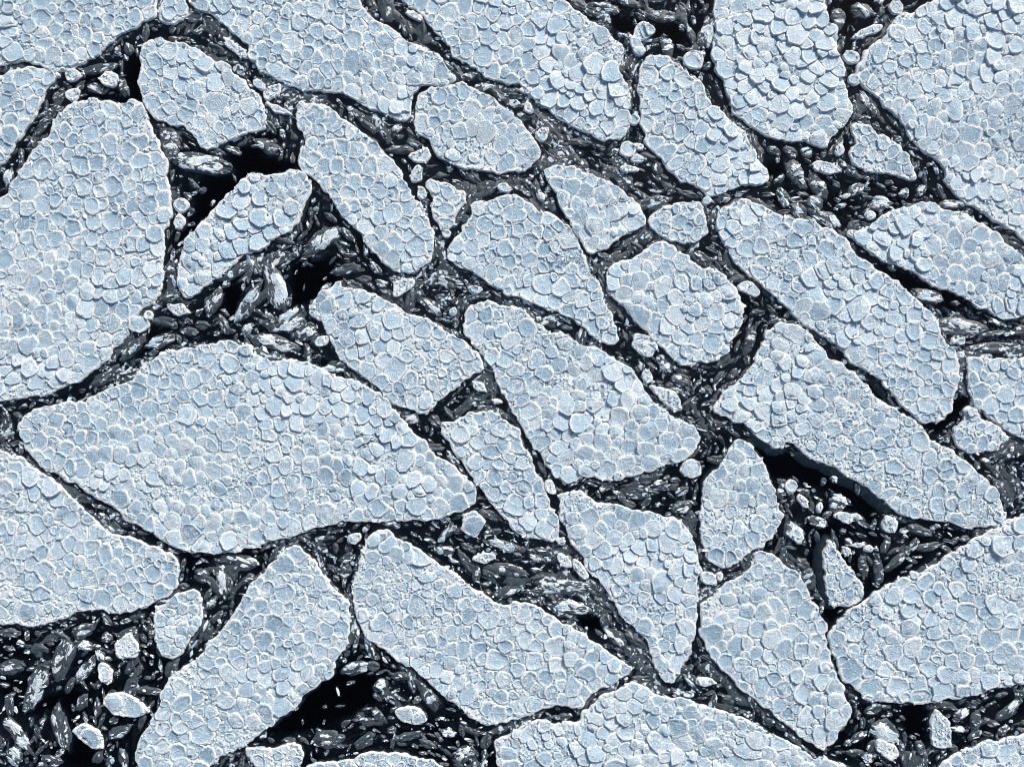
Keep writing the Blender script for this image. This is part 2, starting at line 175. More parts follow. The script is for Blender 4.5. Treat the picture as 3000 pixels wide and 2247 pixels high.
# white lumps and small rafted pieces: sheet, x, y, half length, half width, heading, number of plates, label
LUMPS = [
 ('B', 1955, 212, 88, 58, -20, 3, 'white rafted lump above its twin, topmost of the two stacked in dark water'),
 ('B', 1918, 315, 70, 48, 70, 2, 'white lump jammed under another lump, lower of the two stacked in dark water'),
 ('B', 1850, 975, 52, 52, 0, 1, 'round white-rimmed pancake alone in slush below the slanted top floe'),
 ('B', 1918, 1033, 42, 30, 10, 1, 'small oval pancake tucked beside the boot floe heel'),
 ('B', 1925, 950, 36, 20, 10, 0, 'bright crumbly lump between two pancakes beside the boot floe'),
 ('B', 1892, 780, 34, 34, 0, 1, 'little round pancake plugging the narrow gap beside the boot floe'),
 ('B', 520, 1012, 72, 42, -15, 0, 'angular white block in the dark lead below the egg floe'),
 ('B', 485, 1130, 40, 70, 15, 0, 'pale upright block leaning in the lead above the tiny wedge floe'),
 ('B', 520, 1255, 30, 44, 20, 0, 'pale sliver of ice hugging the flank of the tiny wedge floe'),
 ('B', 1055, 1220, 46, 30, 0, 1, 'pale flat cake in the dark lead above the drooping floe'),
 ('B', 1858, 1098, 60, 20, 5, 0, 'long white smooth slab in slush above the pear-shaped floe'),
 ('B', 1190, 590, 50, 22, 12, 0, 'long white fragment pressed against the slanted top floe near the egg floe'),
 ('B', 1210, 700, 44, 30, 60, 0, 'bright broken fragment in black slush beside the egg floe'),
 ('B', 1300, 870, 36, 62, 25, 0, 'grey-white striped slab beside the lower end of the egg floe'),
 ('B', 470, 110, 66, 26, 30, 0, 'white ridged fragment in the upper lead beside the cracked floe'),
 ('B', 1295, 1280, 30, 26, 20, 0, 'small white square block in the dark triangle of slush'),
 ('B', 680, 1515, 26, 26, 0, 1, 'tiny pale cake under the point of the tiny wedge floe'),
 ('C', 65, 398, 62, 56, 0, 1, 'round rafted pancake with a bright rim in the dark bay above the boot floe'),
 ('C', 1368, 56, 46, 40, 40, 1, 'oval white lump in the black water against the vast corner floe'),
 ('C', 912, 1092, 92, 36, 18, 0, 'crumbly white oval block in the middle of the dark brash triangle'),
 ('C', 1085, 378, 50, 36, 15, 1, 'plump white lump wedged between the tall tooth floe and the vast corner floe'),
 ('C', 1098, 520, 44, 34, 10, 1, 'snowy lump at the pinch below the plump white one'),
 ('C', 1200, 205, 110, 26, -22, 0, 'long white strip of ice lying along the vast corner floe'),
 ('C', 1208, 1402, 30, 28, 20, 1, 'small pale cake in dark brash near the fish-shaped floe'),
 ('C', 1052, 1272, 26, 18, -25, 1, 'tiny ring-shaped cake in the dark brash triangle'),
 ('C', 152, 1300, 36, 28, 0, 1, 'small pancake at the foot of the boot floe'),
 ('C', 1012, 975, 26, 42, 10, 0, 'bright smooth block in dark water under the tall tooth floe tip'),
 ('C', 1472, 815, 32, 32, 0, 1, 'round pancake stuck on the rim of the vast corner floe near the small triangle floe'),
 ('D', 905, 440, 66, 54, 10, 1, 'large round pancake hanging off the tall broad floe into the dark channel'),
 ('D', 965, 388, 30, 30, 0, 1, 'smaller round pancake beside the large one on the tall broad floe'),
 ('D', 2082, 552, 52, 36, -15, 1, 'teardrop-shaped pancake in dark water against the sole-shaped floe'),
 ('D', 1600, 615, 40, 36, 10, 1, 'rounded pancake on the top rim of the whale-shaped floe'),
 ('D', 1152, 345, 66, 34, 15, 0, 'bright wet block in the channel below the paddle floe tip'),
 ('A', 712, 520, 52, 62, 20, 0, 'bright faceted block in the dark pocket above the tall broad floe'),
 ('A', 1186, 1335, 46, 46, 0, 1, 'round pancake in the channel between the tall broad floe and the paddle floe'),
 ('A', 1165, 1440, 34, 40, 10, 0, 'crumbly lump below the round pancake in the narrow channel'),
 ('A', 480, 490, 52, 40, -30, 0, 'pale smooth block at the bend of the long dark lead'),
 ('A', 475, 625, 50, 34, -40, 0, 'white block sitting on the top corner of the tall broad floe'),
 ('A', 1680, 550, 40, 36, 20, 1, 'round pancake at the shoulder of the loaf floe'),
 ('A', 1760, 600, 66, 36, -35, 0, 'large white smooth patch of snow ice beside the loaf floe'),
 ('A', 1810, 715, 84, 26, 25, 0, 'grey-white ledge between the loaf floe and the slipper floe'),
 ('A', 1645, 370, 34, 34, 0, 1, 'round pancake at the notch of the cracked floe beside the arching lead'),
 ('A', 1530, 320, 92, 26, 38, 0, 'long speckled raft of ice in the arching lead beside the cracked floe'),
 ('E', 412, 195, 88, 44, -38, 0, 'rough pale raft lying between the sole-shaped floe and the slipper floe'),
 ('E', 870, 215, 44, 24, 5, 1, 'small pale cake in slush above the scaly tongue floe'),
 ('E', 1082, 226, 32, 34, 0, 1, 'white square pancake on the upper rim of the drooping floe'),
 ('E', 725, 365, 28, 36, 20, 1, 'small pale cake in the black notch beside the scaly tongue floe'),
 ('E', 895, 850, 46, 36, 40, 0, 'rough pale cake in the dark bay above the brick floe'),
 ('E', 1008, 942, 34, 20, 5, 0, 'bright rectangular block in the dark bay above the brick floe'),
 ('E', 1960, 580, 100, 74, 48, 0, 'large shiny grey meltwater slab below the round floe'),
 ('E', 1980, 782, 28, 44, -15, 0, 'small upright chip beside the thin shard'),
 ('E', 1352, 1500, 36, 46, -20, 0, 'crushed plug of ice between the scaly tongue floe and the fang-shaped floe'),
 ('F', 425, 210, 86, 42, 22, 2, 'long white rafted cake at the shoulder of the round floe'),
 ('F', 1795, 553, 28, 28, 0, 1, 'little round pancake in the lead beyond the cigar floe'),
 ('F', 1745, 548, 18, 24, 10, 0, 'tiny chip beside the little round pancake by the cigar floe'),
 ('F', 1795, 640, 24, 28, 0, 1, 'tiny pancake at the pinch between the cigar floe and the stepped edge floe'),
 ('F', 1858, 1008, 30, 26, 0, 1, 'tiny pancake on top of the crushed floe'),
 ('F', 55, 1370, 64, 60, 30, 1, 'faceted white lump between the scaly tongue floe and the leaf-shaped floe'),
 ('F', 700, 1490, 36, 40, 10, 1, 'glassy round lump in the black pool beside the leaf-shaped floe'),
 ('F', 770, 1580, 30, 54, -35, 0, 'jagged white lump in the black pool below the glassy round lump'),
 ('F', 880, 1625, 22, 34, 10, 0, 'small white lump alone in the middle of the black pool'),
 ('I', 1038, 38, 74, 40, 20, 1, 'biggest white lump floating in the middle of the black pool'),
 ('I', 1325, 85, 56, 54, 40, 0, 'white striped block in the black pool against the long blade floe'),
 ('I', 735, 155, 62, 46, 30, 0, 'grey lump with one white corner in the pool beside the leaf-shaped floe'),
 ('I', 1055, 255, 34, 26, 20, 0, 'pale smooth block beside the pool shard'),
 ('I', 1200, 240, 34, 22, -20, 0, 'bright small block in the pool beyond the pool shard'),
 ('I', 1132, 222, 38, 18, -10, 0, 'short white bar in the pool beyond the pool shard'),
 ('I', 162, 432, 48, 44, 20, 1, 'round white pancake below the lower tip of the leaf-shaped floe'),
 ('I', 235, 425, 26, 28, 0, 0, 'crumbly lump beside the round pancake under the leaf-shaped floe'),
 ('I', 140, 1096, 66, 30, 3, 1, 'oval pancake alone in dark slush beside the shield floe'),
 ('I', 1490, 410, 30, 24, 10, 1, 'small pancake stuck on the upper rim of the broad wedge floe'),
 ('I', 1325, 1545, 86, 54, 25, 0, 'white angular block near the bottom edge below the broad wedge floe'),
 ('I', 1655, 1400, 70, 150, -14, 0, 'big upright grey-white slab under the broad wedge floe'),
 ('G', 845, 880, 70, 86, -15, 0, 'angular white block in brash near the small bean floe'),
 ('G', 685, 1050, 42, 78, -8, 1, 'upright white cake with one pancake in the brash bay'),
 ('G', 800, 1250, 140, 78, 18, 2, 'large white rafted cake in the brash bay beside the club-shaped floe'),
 ('G', 600, 1462, 130, 62, 35, 1, 'long dark-sided block with a white spine in the lower brash bay'),
 ('G', 943, 1286, 30, 16, -18, 1, 'tiny flat cake beside the large rafted cake in the brash bay'),
 ('H', 850, 95, 66, 92, 5, 1, 'pointed white shard hanging under the whale-shaped floe'),
 ('H', 935, 300, 72, 28, -5, 0, 'white flake in the dark brash lead above the arrowhead floe'),
 ('H', 1445, 320, 34, 68, -25, 0, 'rough pale slab in dark water beside the fang-shaped floe'),
 ('H', 1548, 380, 32, 84, -35, 0, 'second rough pale slab, touching the fang-shaped floe'),
 ('H', 460, 1320, 110, 62, 12, 2, 'white rafted cake in the black water under the arrowhead floe'),
 ('H', 90, 175, 42, 34, -30, 1, 'shiny cake in the dark notch beside the top of the arrowhead floe'),
 ('H', 1425, 195, 26, 26, 0, 0, 'crumbly lump between the brick floe and the fang-shaped floe'),
]
# dark half-sunken blocks: sheet, x, y, half length, half width, heading, label
BLOCKS = [
 ('D', 1600, 320, 175, 62, -58, 'long dark half-sunken block with white streak standing below the paddle floe'),
 ('D', 1795, 190, 185, 74, 72, 'large dark sunken block with white end beside the black pool'),
 ('D', 1380, 305, 105, 52, -62, 'dark sunken block under the tip of the paddle floe'),
 ('D', 1870, 412, 118, 88, -25, 'broad dark block speckled white beside the sole-shaped floe'),
 ('D', 1995, 500, 80, 50, -35, 'dark block with a bright top against the sole-shaped floe'),
 ('D', 1750, 552, 190, 56, 14, 'long flat grey shard streaked white above the whale-shaped floe'),
 ('D', 1450, 450, 76, 36, 58, 'narrow dark splinter beside the long half-sunken block'),
 ('D', 1530, 100, 130, 42, -32, 'dark drowned slab along the lower side of the paddle floe'),
 ('D', 1040, 545, 110, 44, -22, 'dark block with a shiny end in the channel beside the tall broad floe'),
 ('D', 860, 595, 116, 50, -48, 'long dark sunken slab in the narrowing channel beside the tall broad floe'),
 ('D', 1225, 488, 76, 34, 6, 'dark sunken block below the bright wet block'),
 ('D', 1130, 455, 28, 28, 0, 'tiny dark round lump in the channel'),
 ('D', 740, 740, 66, 34, -30, 'pale-topped slab in the narrow channel above the whale-shaped floe'),
 ('D', 640, 805, 80, 40, -28, 'dark flat slab in the narrow channel above the whale-shaped floe'),
 ('D', 1110, 265, 80, 34, -25, 'dark sunken slab beside the tip of the paddle floe'),
 ('D', 1105, 110, 34, 74, 8, 'dark upright block between the tall broad floe and the paddle floe'),
 ('A', 1300, 1060, 200, 80, 10, 'large grey slab with a white crest in the black water under the loaf floe'),
 ('A', 1100, 900, 64, 120, -10, 'dark grey slab between the loaf floe and the tall broad floe'),
 ('A', 1400, 980, 60, 30, 15, 'dark block touching the lower end of the loaf floe'),
 ('A', 1740, 940, 90, 56, 15, 'dark lumpy raft between the loaf floe and the slipper floe'),
 ('A', 2090, 1560, 140, 66, -38, 'dark grey slab with white stripes under the slipper floe'),
 ('A', 640, 450, 130, 34, -14, 'dark drowned slab across the pocket above the tall broad floe'),
 ('A', 800, 560, 36, 80, -20, 'dark pointed block beside the bright faceted block'),
 ('A', 620, 570, 60, 40, 30, 'dark lumpy block beside the bright faceted block'),
 ('B', 2080, 100, 130, 52, 5, 'wide dark drowned slab near the top edge beside the tall tooth floe'),
 ('B', 1680, 60, 120, 46, 10, 'dark grey slab at the top edge beside the slanted top floe'),
 ('B', 2110, 300, 44, 76, -12, 'dark upright block with white top beside the stacked lumps'),
 ('B', 1010, 600, 90, 32, 38, 'dark slab in the lead beside the egg floe'),
 ('B', 1120, 620, 76, 30, 4, 'dark drowned slab under the slanted top floe'),
 ('B', 180, 820, 70, 34, 40, 'dark block in the lead between the cracked floe and the slipper floe'),
 ('B', 470, 930, 60, 36, 20, 'dark speckled block in the lead under the egg floe'),
 ('C', 1160, 70, 80, 60, 20, 'dark drowned block in the black bay at the top edge'),
 ('C', 1010, 120, 50, 90, -5, 'dark sunken slab beside the tall tooth floe at the top edge'),
 ('C', 730, 1130, 70, 130, -22, 'large dark striped slab in the brash triangle under the boot floe'),
 ('C', 880, 1220, 56, 110, -25, 'dark striped slab in the middle of the brash triangle'),
 ('C', 1280, 1310, 84, 60, 15, 'dark block with white streaks in the brash triangle near the fish-shaped floe'),
 ('C', 850, 1330, 66, 74, 30, 'dark grey block in the lower brash triangle'),
 ('C', 590, 980, 50, 34, 20, 'grey block under the tall tooth floe'),
 ('C', 700, 985, 54, 40, 30, 'second grey block under the tall tooth floe'),
 ('C', 800, 985, 40, 44, -10, 'third grey block under the tall tooth floe'),
 ('C', 1120, 1230, 66, 42, -30, 'smooth pale-topped block near the small triangle floe'),
 ('F', 1790, 450, 190, 66, 10, 'large grey slab streaked white between the cigar floe and the fish-shaped floe'),
 ('F', 1600, 270, 100, 52, 12, 'dark block speckled white in the black lead beside the cigar floe'),
 ('F', 2010, 505, 90, 26, -12, 'pale streaked slab in the lead under the fish-shaped floe'),
 ('F', 2040, 595, 190, 40, -2, 'long grey streaked strip lying above the stepped edge floe'),
 ('F', 430, 560, 40, 110, 18, 'dark speckled raft in the moat beside the round floe'),
 ('F', 330, 760, 70, 34, -40, 'grey block where the moat of the round floe opens out'),
 ('F', 640, 1520, 40, 70, 20, 'dark drowned block beside the leaf-shaped floe'),
 ('F', 1000, 1600, 56, 76, 15, 'dark body of ice carrying white patches in the black pool'),
 ('I', 720, 120, 84, 90, 20, 'dark conical lump in the pool beside the leaf-shaped floe'),
 ('I', 1170, 360, 36, 84, -12, 'dark banded block beyond the pool shard'),
 ('I', 1265, 370, 40, 112, -6, 'dark upright drowned block beyond the pool shard'),
 ('I', 1600, 225, 130, 36, -12, 'dark long slab pointing into the corner of the pool'),
 ('I', 1380, 330, 90, 34, -38, 'dark slab along the upper side of the broad wedge floe'),
 ('I', 1540, 130, 90, 36, 15, 'dark drowned slab under the long blade floe'),
 ('I', 820, 440, 50, 90, -25, 'dark block between the shield floe and the pool shard'),
 ('I', 1310, 1430, 110, 84, 30, 'dark lump with bright specks under the broad wedge floe'),
 ('I', 1545, 1545, 36, 70, -25, 'narrow dark splinter near the bottom edge'),
 ('I', 1895, 1345, 40, 76, 5, 'dark speckled upright block in the lower channel'),
 ('I', 2110, 1290, 130, 52, -35, 'long dark slab in the lower channel at the picture edge'),
 ('I', 1230, 1285, 70, 40, -20, 'dark block directly under the broad wedge floe'),
 ('G', 240, 1140, 190, 74, -62, 'biggest dark slab in the brash bay with a white ridge'),
 ('G', 410, 960, 160, 70, -70, 'dark tilted slab beside the biggest one in the brash bay'),
 ('G', 110, 1430, 170, 62, 46, 'dark slab with white flank at the picture edge in the brash bay'),
 ('G', 400, 1410, 150, 70, 78, 'dark rounded upright slab in the lower brash bay'),
 ('G', 535, 1235, 70, 36, -65, 'dark oval block in the middle of the brash bay'),
 ('G', 80, 1010, 80, 60, -20, 'grey striped block at the picture edge of the brash bay'),
 ('G', 540, 770, 90, 50, -20, 'dark block under the rounded-nose floe'),
 ('G', 60, 790, 80, 36, 5, 'dark flat block under the rounded-nose floe at the picture edge'),
 ('G', 550, 870, 70, 44, 15, 'dark block with a white patch in the upper brash bay'),
 ('G', 690, 820, 50, 40, 30, 'bright-topped dark block in the upper brash bay'),
 ('G', 560, 1020, 120, 50, -55, 'long dark speckled slab beside the upright white cake'),
 ('G', 960, 1160, 120, 36, 8, 'dark slab behind the large rafted cake in the brash bay'),
 ('G', 770, 1430, 80, 50, -20, 'dark block near the lower end of the club-shaped floe'),
 ('G', 330, 1620, 80, 50, 10, 'dark banded block at the bottom edge of the brash bay'),
 ('G', 90, 1590, 60, 66, 60, 'dark round block with a white band at the bottom corner'),
 ('G', 1560, 330, 150, 62, 8, 'large smooth dark slab between the whale-shaped floe and the club-shaped floe'),
 ('G', 1310, 420, 60, 50, 30, 'dark lump between the rounded-nose floe and the club-shaped floe'),
 ('H', 90, 1020, 110, 44, -12, 'dark shiny slab under the arrowhead floe by the black pool'),
 ('H', 255, 1130, 50, 56, 40, 'dark shiny block by the black pool under the arrowhead floe'),
 ('H', 370, 1070, 72, 38, 10, 'dark flat block under the flank of the arrowhead floe'),
 ('H', 235, 1320, 44, 70, -35, 'dark tilted block in the black pool under the arrowhead floe'),
 ('H', 590, 1230, 50, 110, -40, 'dark slab along the lower flank of the arrowhead floe'),
 ('H', 1480, 620, 150, 52, 8, 'smooth dark slab with a white crest above the arrowhead floe'),
 ('H', 1450, 480, 180, 56, -2, 'large dark slab streaked white above the arrowhead floe'),
 ('H', 1090, 380, 140, 50, 8, 'broad grey speckled slab in the lead above the arrowhead floe'),
 ('H', 1780, 820, 100, 60, 35, 'dark speckled slab in the lead leading to the arrowhead tip'),
 ('H', 1900, 960, 40, 100, -40, 'narrow dark slab beside the arrowhead tip'),
 ('H', 700, 1440, 66, 36, 5, 'white-topped block in the channel above the bottom sliver floe'),
 ('H', 430, 1460, 130, 36, -14, 'dark slab in the channel above the bottom sliver floe'),
 ('H', 790, 1570, 80, 52, -25, 'dark shiny block beside the bottom sliver floe'),
 ('H', 160, 1480, 90, 44, -40, 'dark oval block beside the bottom stub floe'),
 ('H', 30, 390, 40, 60, 10, 'dark block in the notch between the club-shaped floe and the arrowhead floe'),
]
# stretches of open black water
POOLS = ['A 1500,985 1640,960 1690,1010 1900,1080 1560,1150 1520,1240 1350,1400 1240,1480 1190,1500 1250,1380 1300,1240 1350,1170 1500,1110',
 'A 830,420 915,340 905,480 895,600 930,660 860,640 830,560', 'A 540,610 850,640 800,670 560,640',
 'D 1900,40 2150,60 2180,160 2050,240 2010,300 1890,300 1880,180', 'D 1440,220 1560,200 1500,380 1440,380',
 'G 2209,1050 2150,1080 2020,1170 1880,1310 1750,1400 1720,1460 1960,1420 2209,1340 2409,1240 2430,1180 2409,1080',
 'F 430,1180 640,1260 770,1290 1000,1390 1200,1520 1350,1657 1200,1650 960,1540 800,1450 640,1430 560,1400 480,1280',
 'I 860,90 1000,110 930,180 880,250', 'I 920,600 1100,640 950,720', 'I 840,200 920,200 920,560 850,480',
 'G 330,1200 480,1160 500,1220 470,1330 350,1270 220,1320 130,1310 180,1290', 'G 450,1420 560,1530 640,1657 430,1657',
 'I 1440,1260 1560,1260 1560,1520 1450,1450', 'F 1250,50 1500,150 1780,270 1880,330 1720,330 1500,220',
 'B 1730,90 1900,130 2209,165 2209,260 2050,250 2040,150 1800,210', 'C 1060,0 1130,0 1110,140 1080,140',
 'C 540,1080 680,1040 600,1150', 'C 1200,1280 1500,1280 1350,1320', 'F 1560,1090 1700,1060 1760,950 1840,900 1850,960 1750,1060 1640,1140',
 'H 1530,700 1700,700 1700,790 1560,760', 'F 1150,780 1280,860 1400,1000 1300,950']
# stretches where separate blocks float in black water rather than slush
BAYS = ['D 1050,430 1150,280 1400,150 1650,0 2209,0 2209,330 2000,480 2100,640 2209,800 1800,640 1500,520 1100,600 800,680 700,700 1000,450', 'A 1880,1440 2030,1240 2209,1450 2209,1657 1650,1657',
 'A 1120,830 1300,960 1740,860 1900,850 1960,1080 1600,1130 1200,1500 1080,1657 1060,1657 1130,1300 1090,1060', 'A 480,590 600,440 920,330 940,680 540,650', 'B 0,1400 120,1540 230,1657 0,1657',
 'G 0,730 300,760 800,660 1050,600 1000,760 1050,930 1180,1020 1050,1250 900,1500 900,1657 0,1657', 'G 1150,280 1380,270 1880,190 1700,380 1500,480 1180,530', 'G 2209,920 2209,1657 1960,1657 1960,1500 1600,1500 1900,1290',
 'H 0,900 120,780 400,980 650,1200 880,1370 1100,1400 990,1480 1020,1657 700,1657 250,1540 0,1600', 'H 0,100 220,110 130,250 70,500 0,560', 'F 400,1160 650,1260 1000,1390 1350,1657 640,1657', 'I 640,0 1400,0 2050,100 1750,250 1300,470 930,760 760,430 500,250',
 'I 1080,1260 1500,1250 2209,1130 2209,1440 1620,1657 1100,1657 920,1560 1080,1350', 'B 1400,0 2209,0 2209,350 1900,380 1650,150', 'C 0,0 205,0 190,480 0,440', 'C 900,0 1640,0 1340,120 1150,250 1010,250',
 'C 560,900 950,960 1080,780 1110,1080 1500,1190 1850,1340 1300,1380 1060,1500 600,1360 560,1150', 'F 1240,40 1880,330 2209,400 2209,540 1850,650 1700,560', 'F 400,300 510,210 740,410 500,560 290,700 330,560', 'E 1530,1440 2209,1330 2209,1657 1900,1657 1600,1560', 'F 0,1330 110,1300 250,1350 120,1657 0,1657']

# ---------------------------------------------------------------- small helpers
def ux(v):
    return np.array([(x - CX, CY - y) for x, y in v], dtype=float)

def sheet_pts(code):
    out = []
    for seg in code.split('|'):
        t = seg.split()
        ox, oy = SHEET[t[0]]
        for p in t[1:]:
            a, b = p.split(',')
            out.append((ox + float(a) / 2.209, oy + float(b) / 2.209))
    return ux(out)

def hash2(ix, iy, seed):
    h = (ix.astype(np.int64) * 374761393 + iy.astype(np.int64) * 668265263 + seed * 974634777) & 0xffffffff
    h = ((h ^ (h >> 13)) * 1274126177) & 0xffffffff
    return ((h ^ (h >> 16)) & 0xffffff) / float(0xffffff)

def vnoise(x, y, seed=0):
    x, y = np.asarray(x, float), np.asarray(y, float)
    ix, iy = np.floor(x), np.floor(y)
    fx, fy = x - ix, y - iy
    fx, fy = fx * fx * (3 - 2 * fx), fy * fy * (3 - 2 * fy)
    a, b = hash2(ix, iy, seed), hash2(ix + 1, iy, seed)
    c, d_ = hash2(ix, iy + 1, seed), hash2(ix + 1, iy + 1, seed)
    return (a + (b - a) * fx) * (1 - fy) + (c + (d_ - c) * fx) * fy

def fbm(x, y, seed=0, octv=3):
    t, amp, tot = 0, 1.0, 0
    for k in range(octv):
        t = t + amp * vnoise(x * 2 ** k, y * 2 ** k, seed + 17 * k)
        tot += amp
        amp *= 0.5
    return t / tot

def resample(poly, step):
    p = np.vstack([poly, poly[:1]])
    seg = np.hypot(*np.diff(p, axis=0).T)
    s = np.concatenate([[0], np.cumsum(seg)])
    n = max(12, int(s[-1] / step))
    t = np.linspace(0, s[-1], n, endpoint=False)
    return np.stack([np.interp(t, s, p[:, 0]), np.interp(t, s, p[:, 1])], 1)

def area2(p):
    return float(np.sum(p[:, 0] * np.roll(p[:, 1], -1) - np.roll(p[:, 0], -1) * p[:, 1]))

def normals(p):
    t = np.roll(p, -1, 0) - np.roll(p, 1, 0)
    t /= np.maximum(np.hypot(t[:, 0], t[:, 1]), 1e-6)[:, None]
    return np.stack([t[:, 1], -t[:, 0]], 1)          # outward for a counter-clockwise loop

def rough_outline(poly, seed, step=6.5, amp=1.0):
    if area2(poly) < 0:
        poly = poly[::-1]
    p = resample(poly, step)
    for _ in range(1):                                # round the surveyed corners a little
        p = 0.5 * p + 0.25 * (np.roll(p, 1, 0) + np.roll(p, -1, 0))
    n = normals(p)
    k = (vnoise(p[:, 0] / 26, p[:, 1] / 26, seed) - 0.5) * 10 + (vnoise(p[:, 0] / 9, p[:, 1] / 9, seed + 3) - 0.5) * 8
    return p + n * (k * amp)[:, None]

# ---------------------------------------------------------------- survey grid
G = 3.0
GX0, GY0 = -1500 - 330.0, -1123.5 - 330.0
GW, GH = int((3000 + 660) / G), int((2247 + 660) / G)

def fill(poly):
    """cells of the survey grid whose centre lies inside POLY: (row0, col0, mask)"""
    c0 = max(0, int((poly[:, 0].min() - GX0) / G) - 1); c1 = min(GW, int((poly[:, 0].max() - GX0) / G) + 2)
    r0 = max(0, int((poly[:, 1].min() - GY0) / G) - 1); r1 = min(GH, int((poly[:, 1].max() - GY0) / G) + 2)
    m = np.zeros((max(0, r1 - r0), max(0, c1 - c0)), bool)
    xs = GX0 + (np.arange(c0, c1) + 0.5) * G
    a, b = poly, np.roll(poly, -1, 0)
    for r in range(r0, r1):
        y = GY0 + (r + 0.5) * G
        k = (a[:, 1] > y) != (b[:, 1] > y)
        if not k.any():
            continue
        xc = np.sort(a[k, 0] + (y - a[k, 1]) / (b[k, 1] - a[k, 1]) * (b[k, 0] - a[k, 0]))
        m[r - r0] = np.searchsorted(xc, xs) % 2 == 1
    return r0, c0, m

def spread(mask, steps):
    """distance in survey units from every False cell to the nearest True cell (chamfer, capped)"""
    big = steps * G
    dd = np.where(mask, 0.0, big).astype(np.float32)
    for _ in range(steps):
        o = dd
        dd = o.copy()
        dd[1:] = np.minimum(dd[1:], o[:-1] + G); dd[:-1] = np.minimum(dd[:-1], o[1:] + G)
        dd[:, 1:] = np.minimum(dd[:, 1:], o[:, :-1] + G); dd[:, :-1] = np.minimum(dd[:, :-1], o[:, 1:] + G)
        q = G * 1.414
        dd[1:, 1:] = np.minimum(dd[1:, 1:], o[:-1, :-1] + q); dd[:-1, :-1] = np.minimum(dd[:-1, :-1], o[1:, 1:] + q)
        dd[1:, :-1] = np.minimum(dd[1:, :-1], o[:-1, 1:] + q); dd[:-1, 1:] = np.minimum(dd[:-1, 1:], o[1:, :-1] + q)
    return dd

def cell(x, y):
    c = np.clip(((np.asarray(x) - GX0) / G).astype(int), 0, GW - 1)
    r = np.clip(((np.asarray(y) - GY0) / G).astype(int), 0, GH - 1)
    return r, c

def blur(a, n):
    for _ in range(n):
        a = (a + np.roll(a, 1, 0) + np.roll(a, -1, 0) + np.roll(a, 1, 1) + np.roll(a, -1, 1)) / 5
    return a

# ---------------------------------------------------------------- materials
def material(name):
    m = bpy.data.materials.new(name)
    m.use_nodes = True
    nt = m.node_tree
    return m, nt, nt.nodes['Principled BSDF'], nt.nodes['Material Output']

def N(nt, kind, **kw):
    n = nt.nodes.new(kind)
    for k, v in kw.items():
        if k in n.inputs:
            n.inputs[k].default_value = v
        else:
            setattr(n, k, v)
    return n

def mapped(nt, src, scale):
    mp = N(nt, 'ShaderNodeMapping')
    mp.inputs['Scale'].default_value = scale
    nt.links.new(src, mp.inputs['Vector'])
    return mp.outputs['Vector']

def noise(nt, vec, scale, detail=4, rough=0.6, dist=0.0):
    n = N(nt, 'ShaderNodeTexNoise')
    n.inputs['Scale'].default_value = scale
    n.inputs['Detail'].default_value = detail
    n.inputs['Roughness'].default_value = rough
    n.inputs['Distortion'].default_value = dist
    nt.links.new(vec, n.inputs['Vector'])
    return n.outputs['Fac']

def ramp(nt, fac, stops):
    r = N(nt, 'ShaderNodeValToRGB')
    e = r.color_ramp.elements
    while len(e) < len(stops):
        e.new(0.5)
    for k, (p, c) in zip(e, stops):
        k.position = p
        k.color = (*c, 1) if len(c) == 3 else c
    nt.links.new(fac, r.inputs['Fac'])
    return r.outputs['Color']

def mixc(nt, fac, a, b):
    m = N(nt, 'ShaderNodeMix', data_type='RGBA')
    if isinstance(fac, float):
        m.inputs[0].default_value = fac
    else:
        nt.links.new(fac, m.inputs[0])
    for sock, v in ((m.inputs[6], a), (m.inputs[7], b)):
        if isinstance(v, tuple):
            sock.default_value = (*v, 1)
        else:
            nt.links.new(v, sock)
    return m.outputs[2]

def math_(nt, op, a, b=0.0, clamp=False):
    m = N(nt, 'ShaderNodeMath', operation=op, use_clamp=clamp)
    for s, v in ((m.inputs[0], a), (m.inputs[1], b)):
        if isinstance(v, (int, float)):
            s.default_value = v
        else:
            nt.links.new(v, s)
    return m.outputs[0]

def attr(nt, name):
    return N(nt, 'ShaderNodeAttribute', attribute_name=name).outputs['Fac']

def bump(nt, b, h, strength, dist):
    bp = N(nt, 'ShaderNodeBump')
    bp.inputs['Strength'].default_value = strength
    bp.inputs['Distance'].default_value = dist
    nt.links.new(h, bp.inputs['Height'])
    nt.links.new(bp.outputs['Normal'], b.inputs['Normal'])

WHITE = (0.91, 0.95, 0.96)
def crinkle(nt, pos, scale, wobble):
    """thin crooked lines, 1 on the line"""
    dn = N(nt, 'ShaderNodeTexNoise'); dn.inputs['Scale'].default_value = scale * 0.9; dn.inputs['Detail'].default_value = 4
    nt.links.new(pos, dn.inputs['Vector'])
    sca = N(nt, 'ShaderNodeVectorMath', operation='SCALE'); sca.inputs['Scale'].default_value = wobble / scale
    nt.links.new(dn.outputs['Color'], sca.inputs[0])
    add = N(nt, 'ShaderNodeVectorMath', operation='ADD')
    nt.links.new(pos, add.inputs[0]); nt.links.new(sca.outputs[0], add.inputs[1])
    vo = N(nt, 'ShaderNodeTexVoronoi', feature='DISTANCE_TO_EDGE')
    vo.inputs['Scale'].default_value = scale
    nt.links.new(add.outputs[0], vo.inputs['Vector'])
    return vo.outputs['Distance']

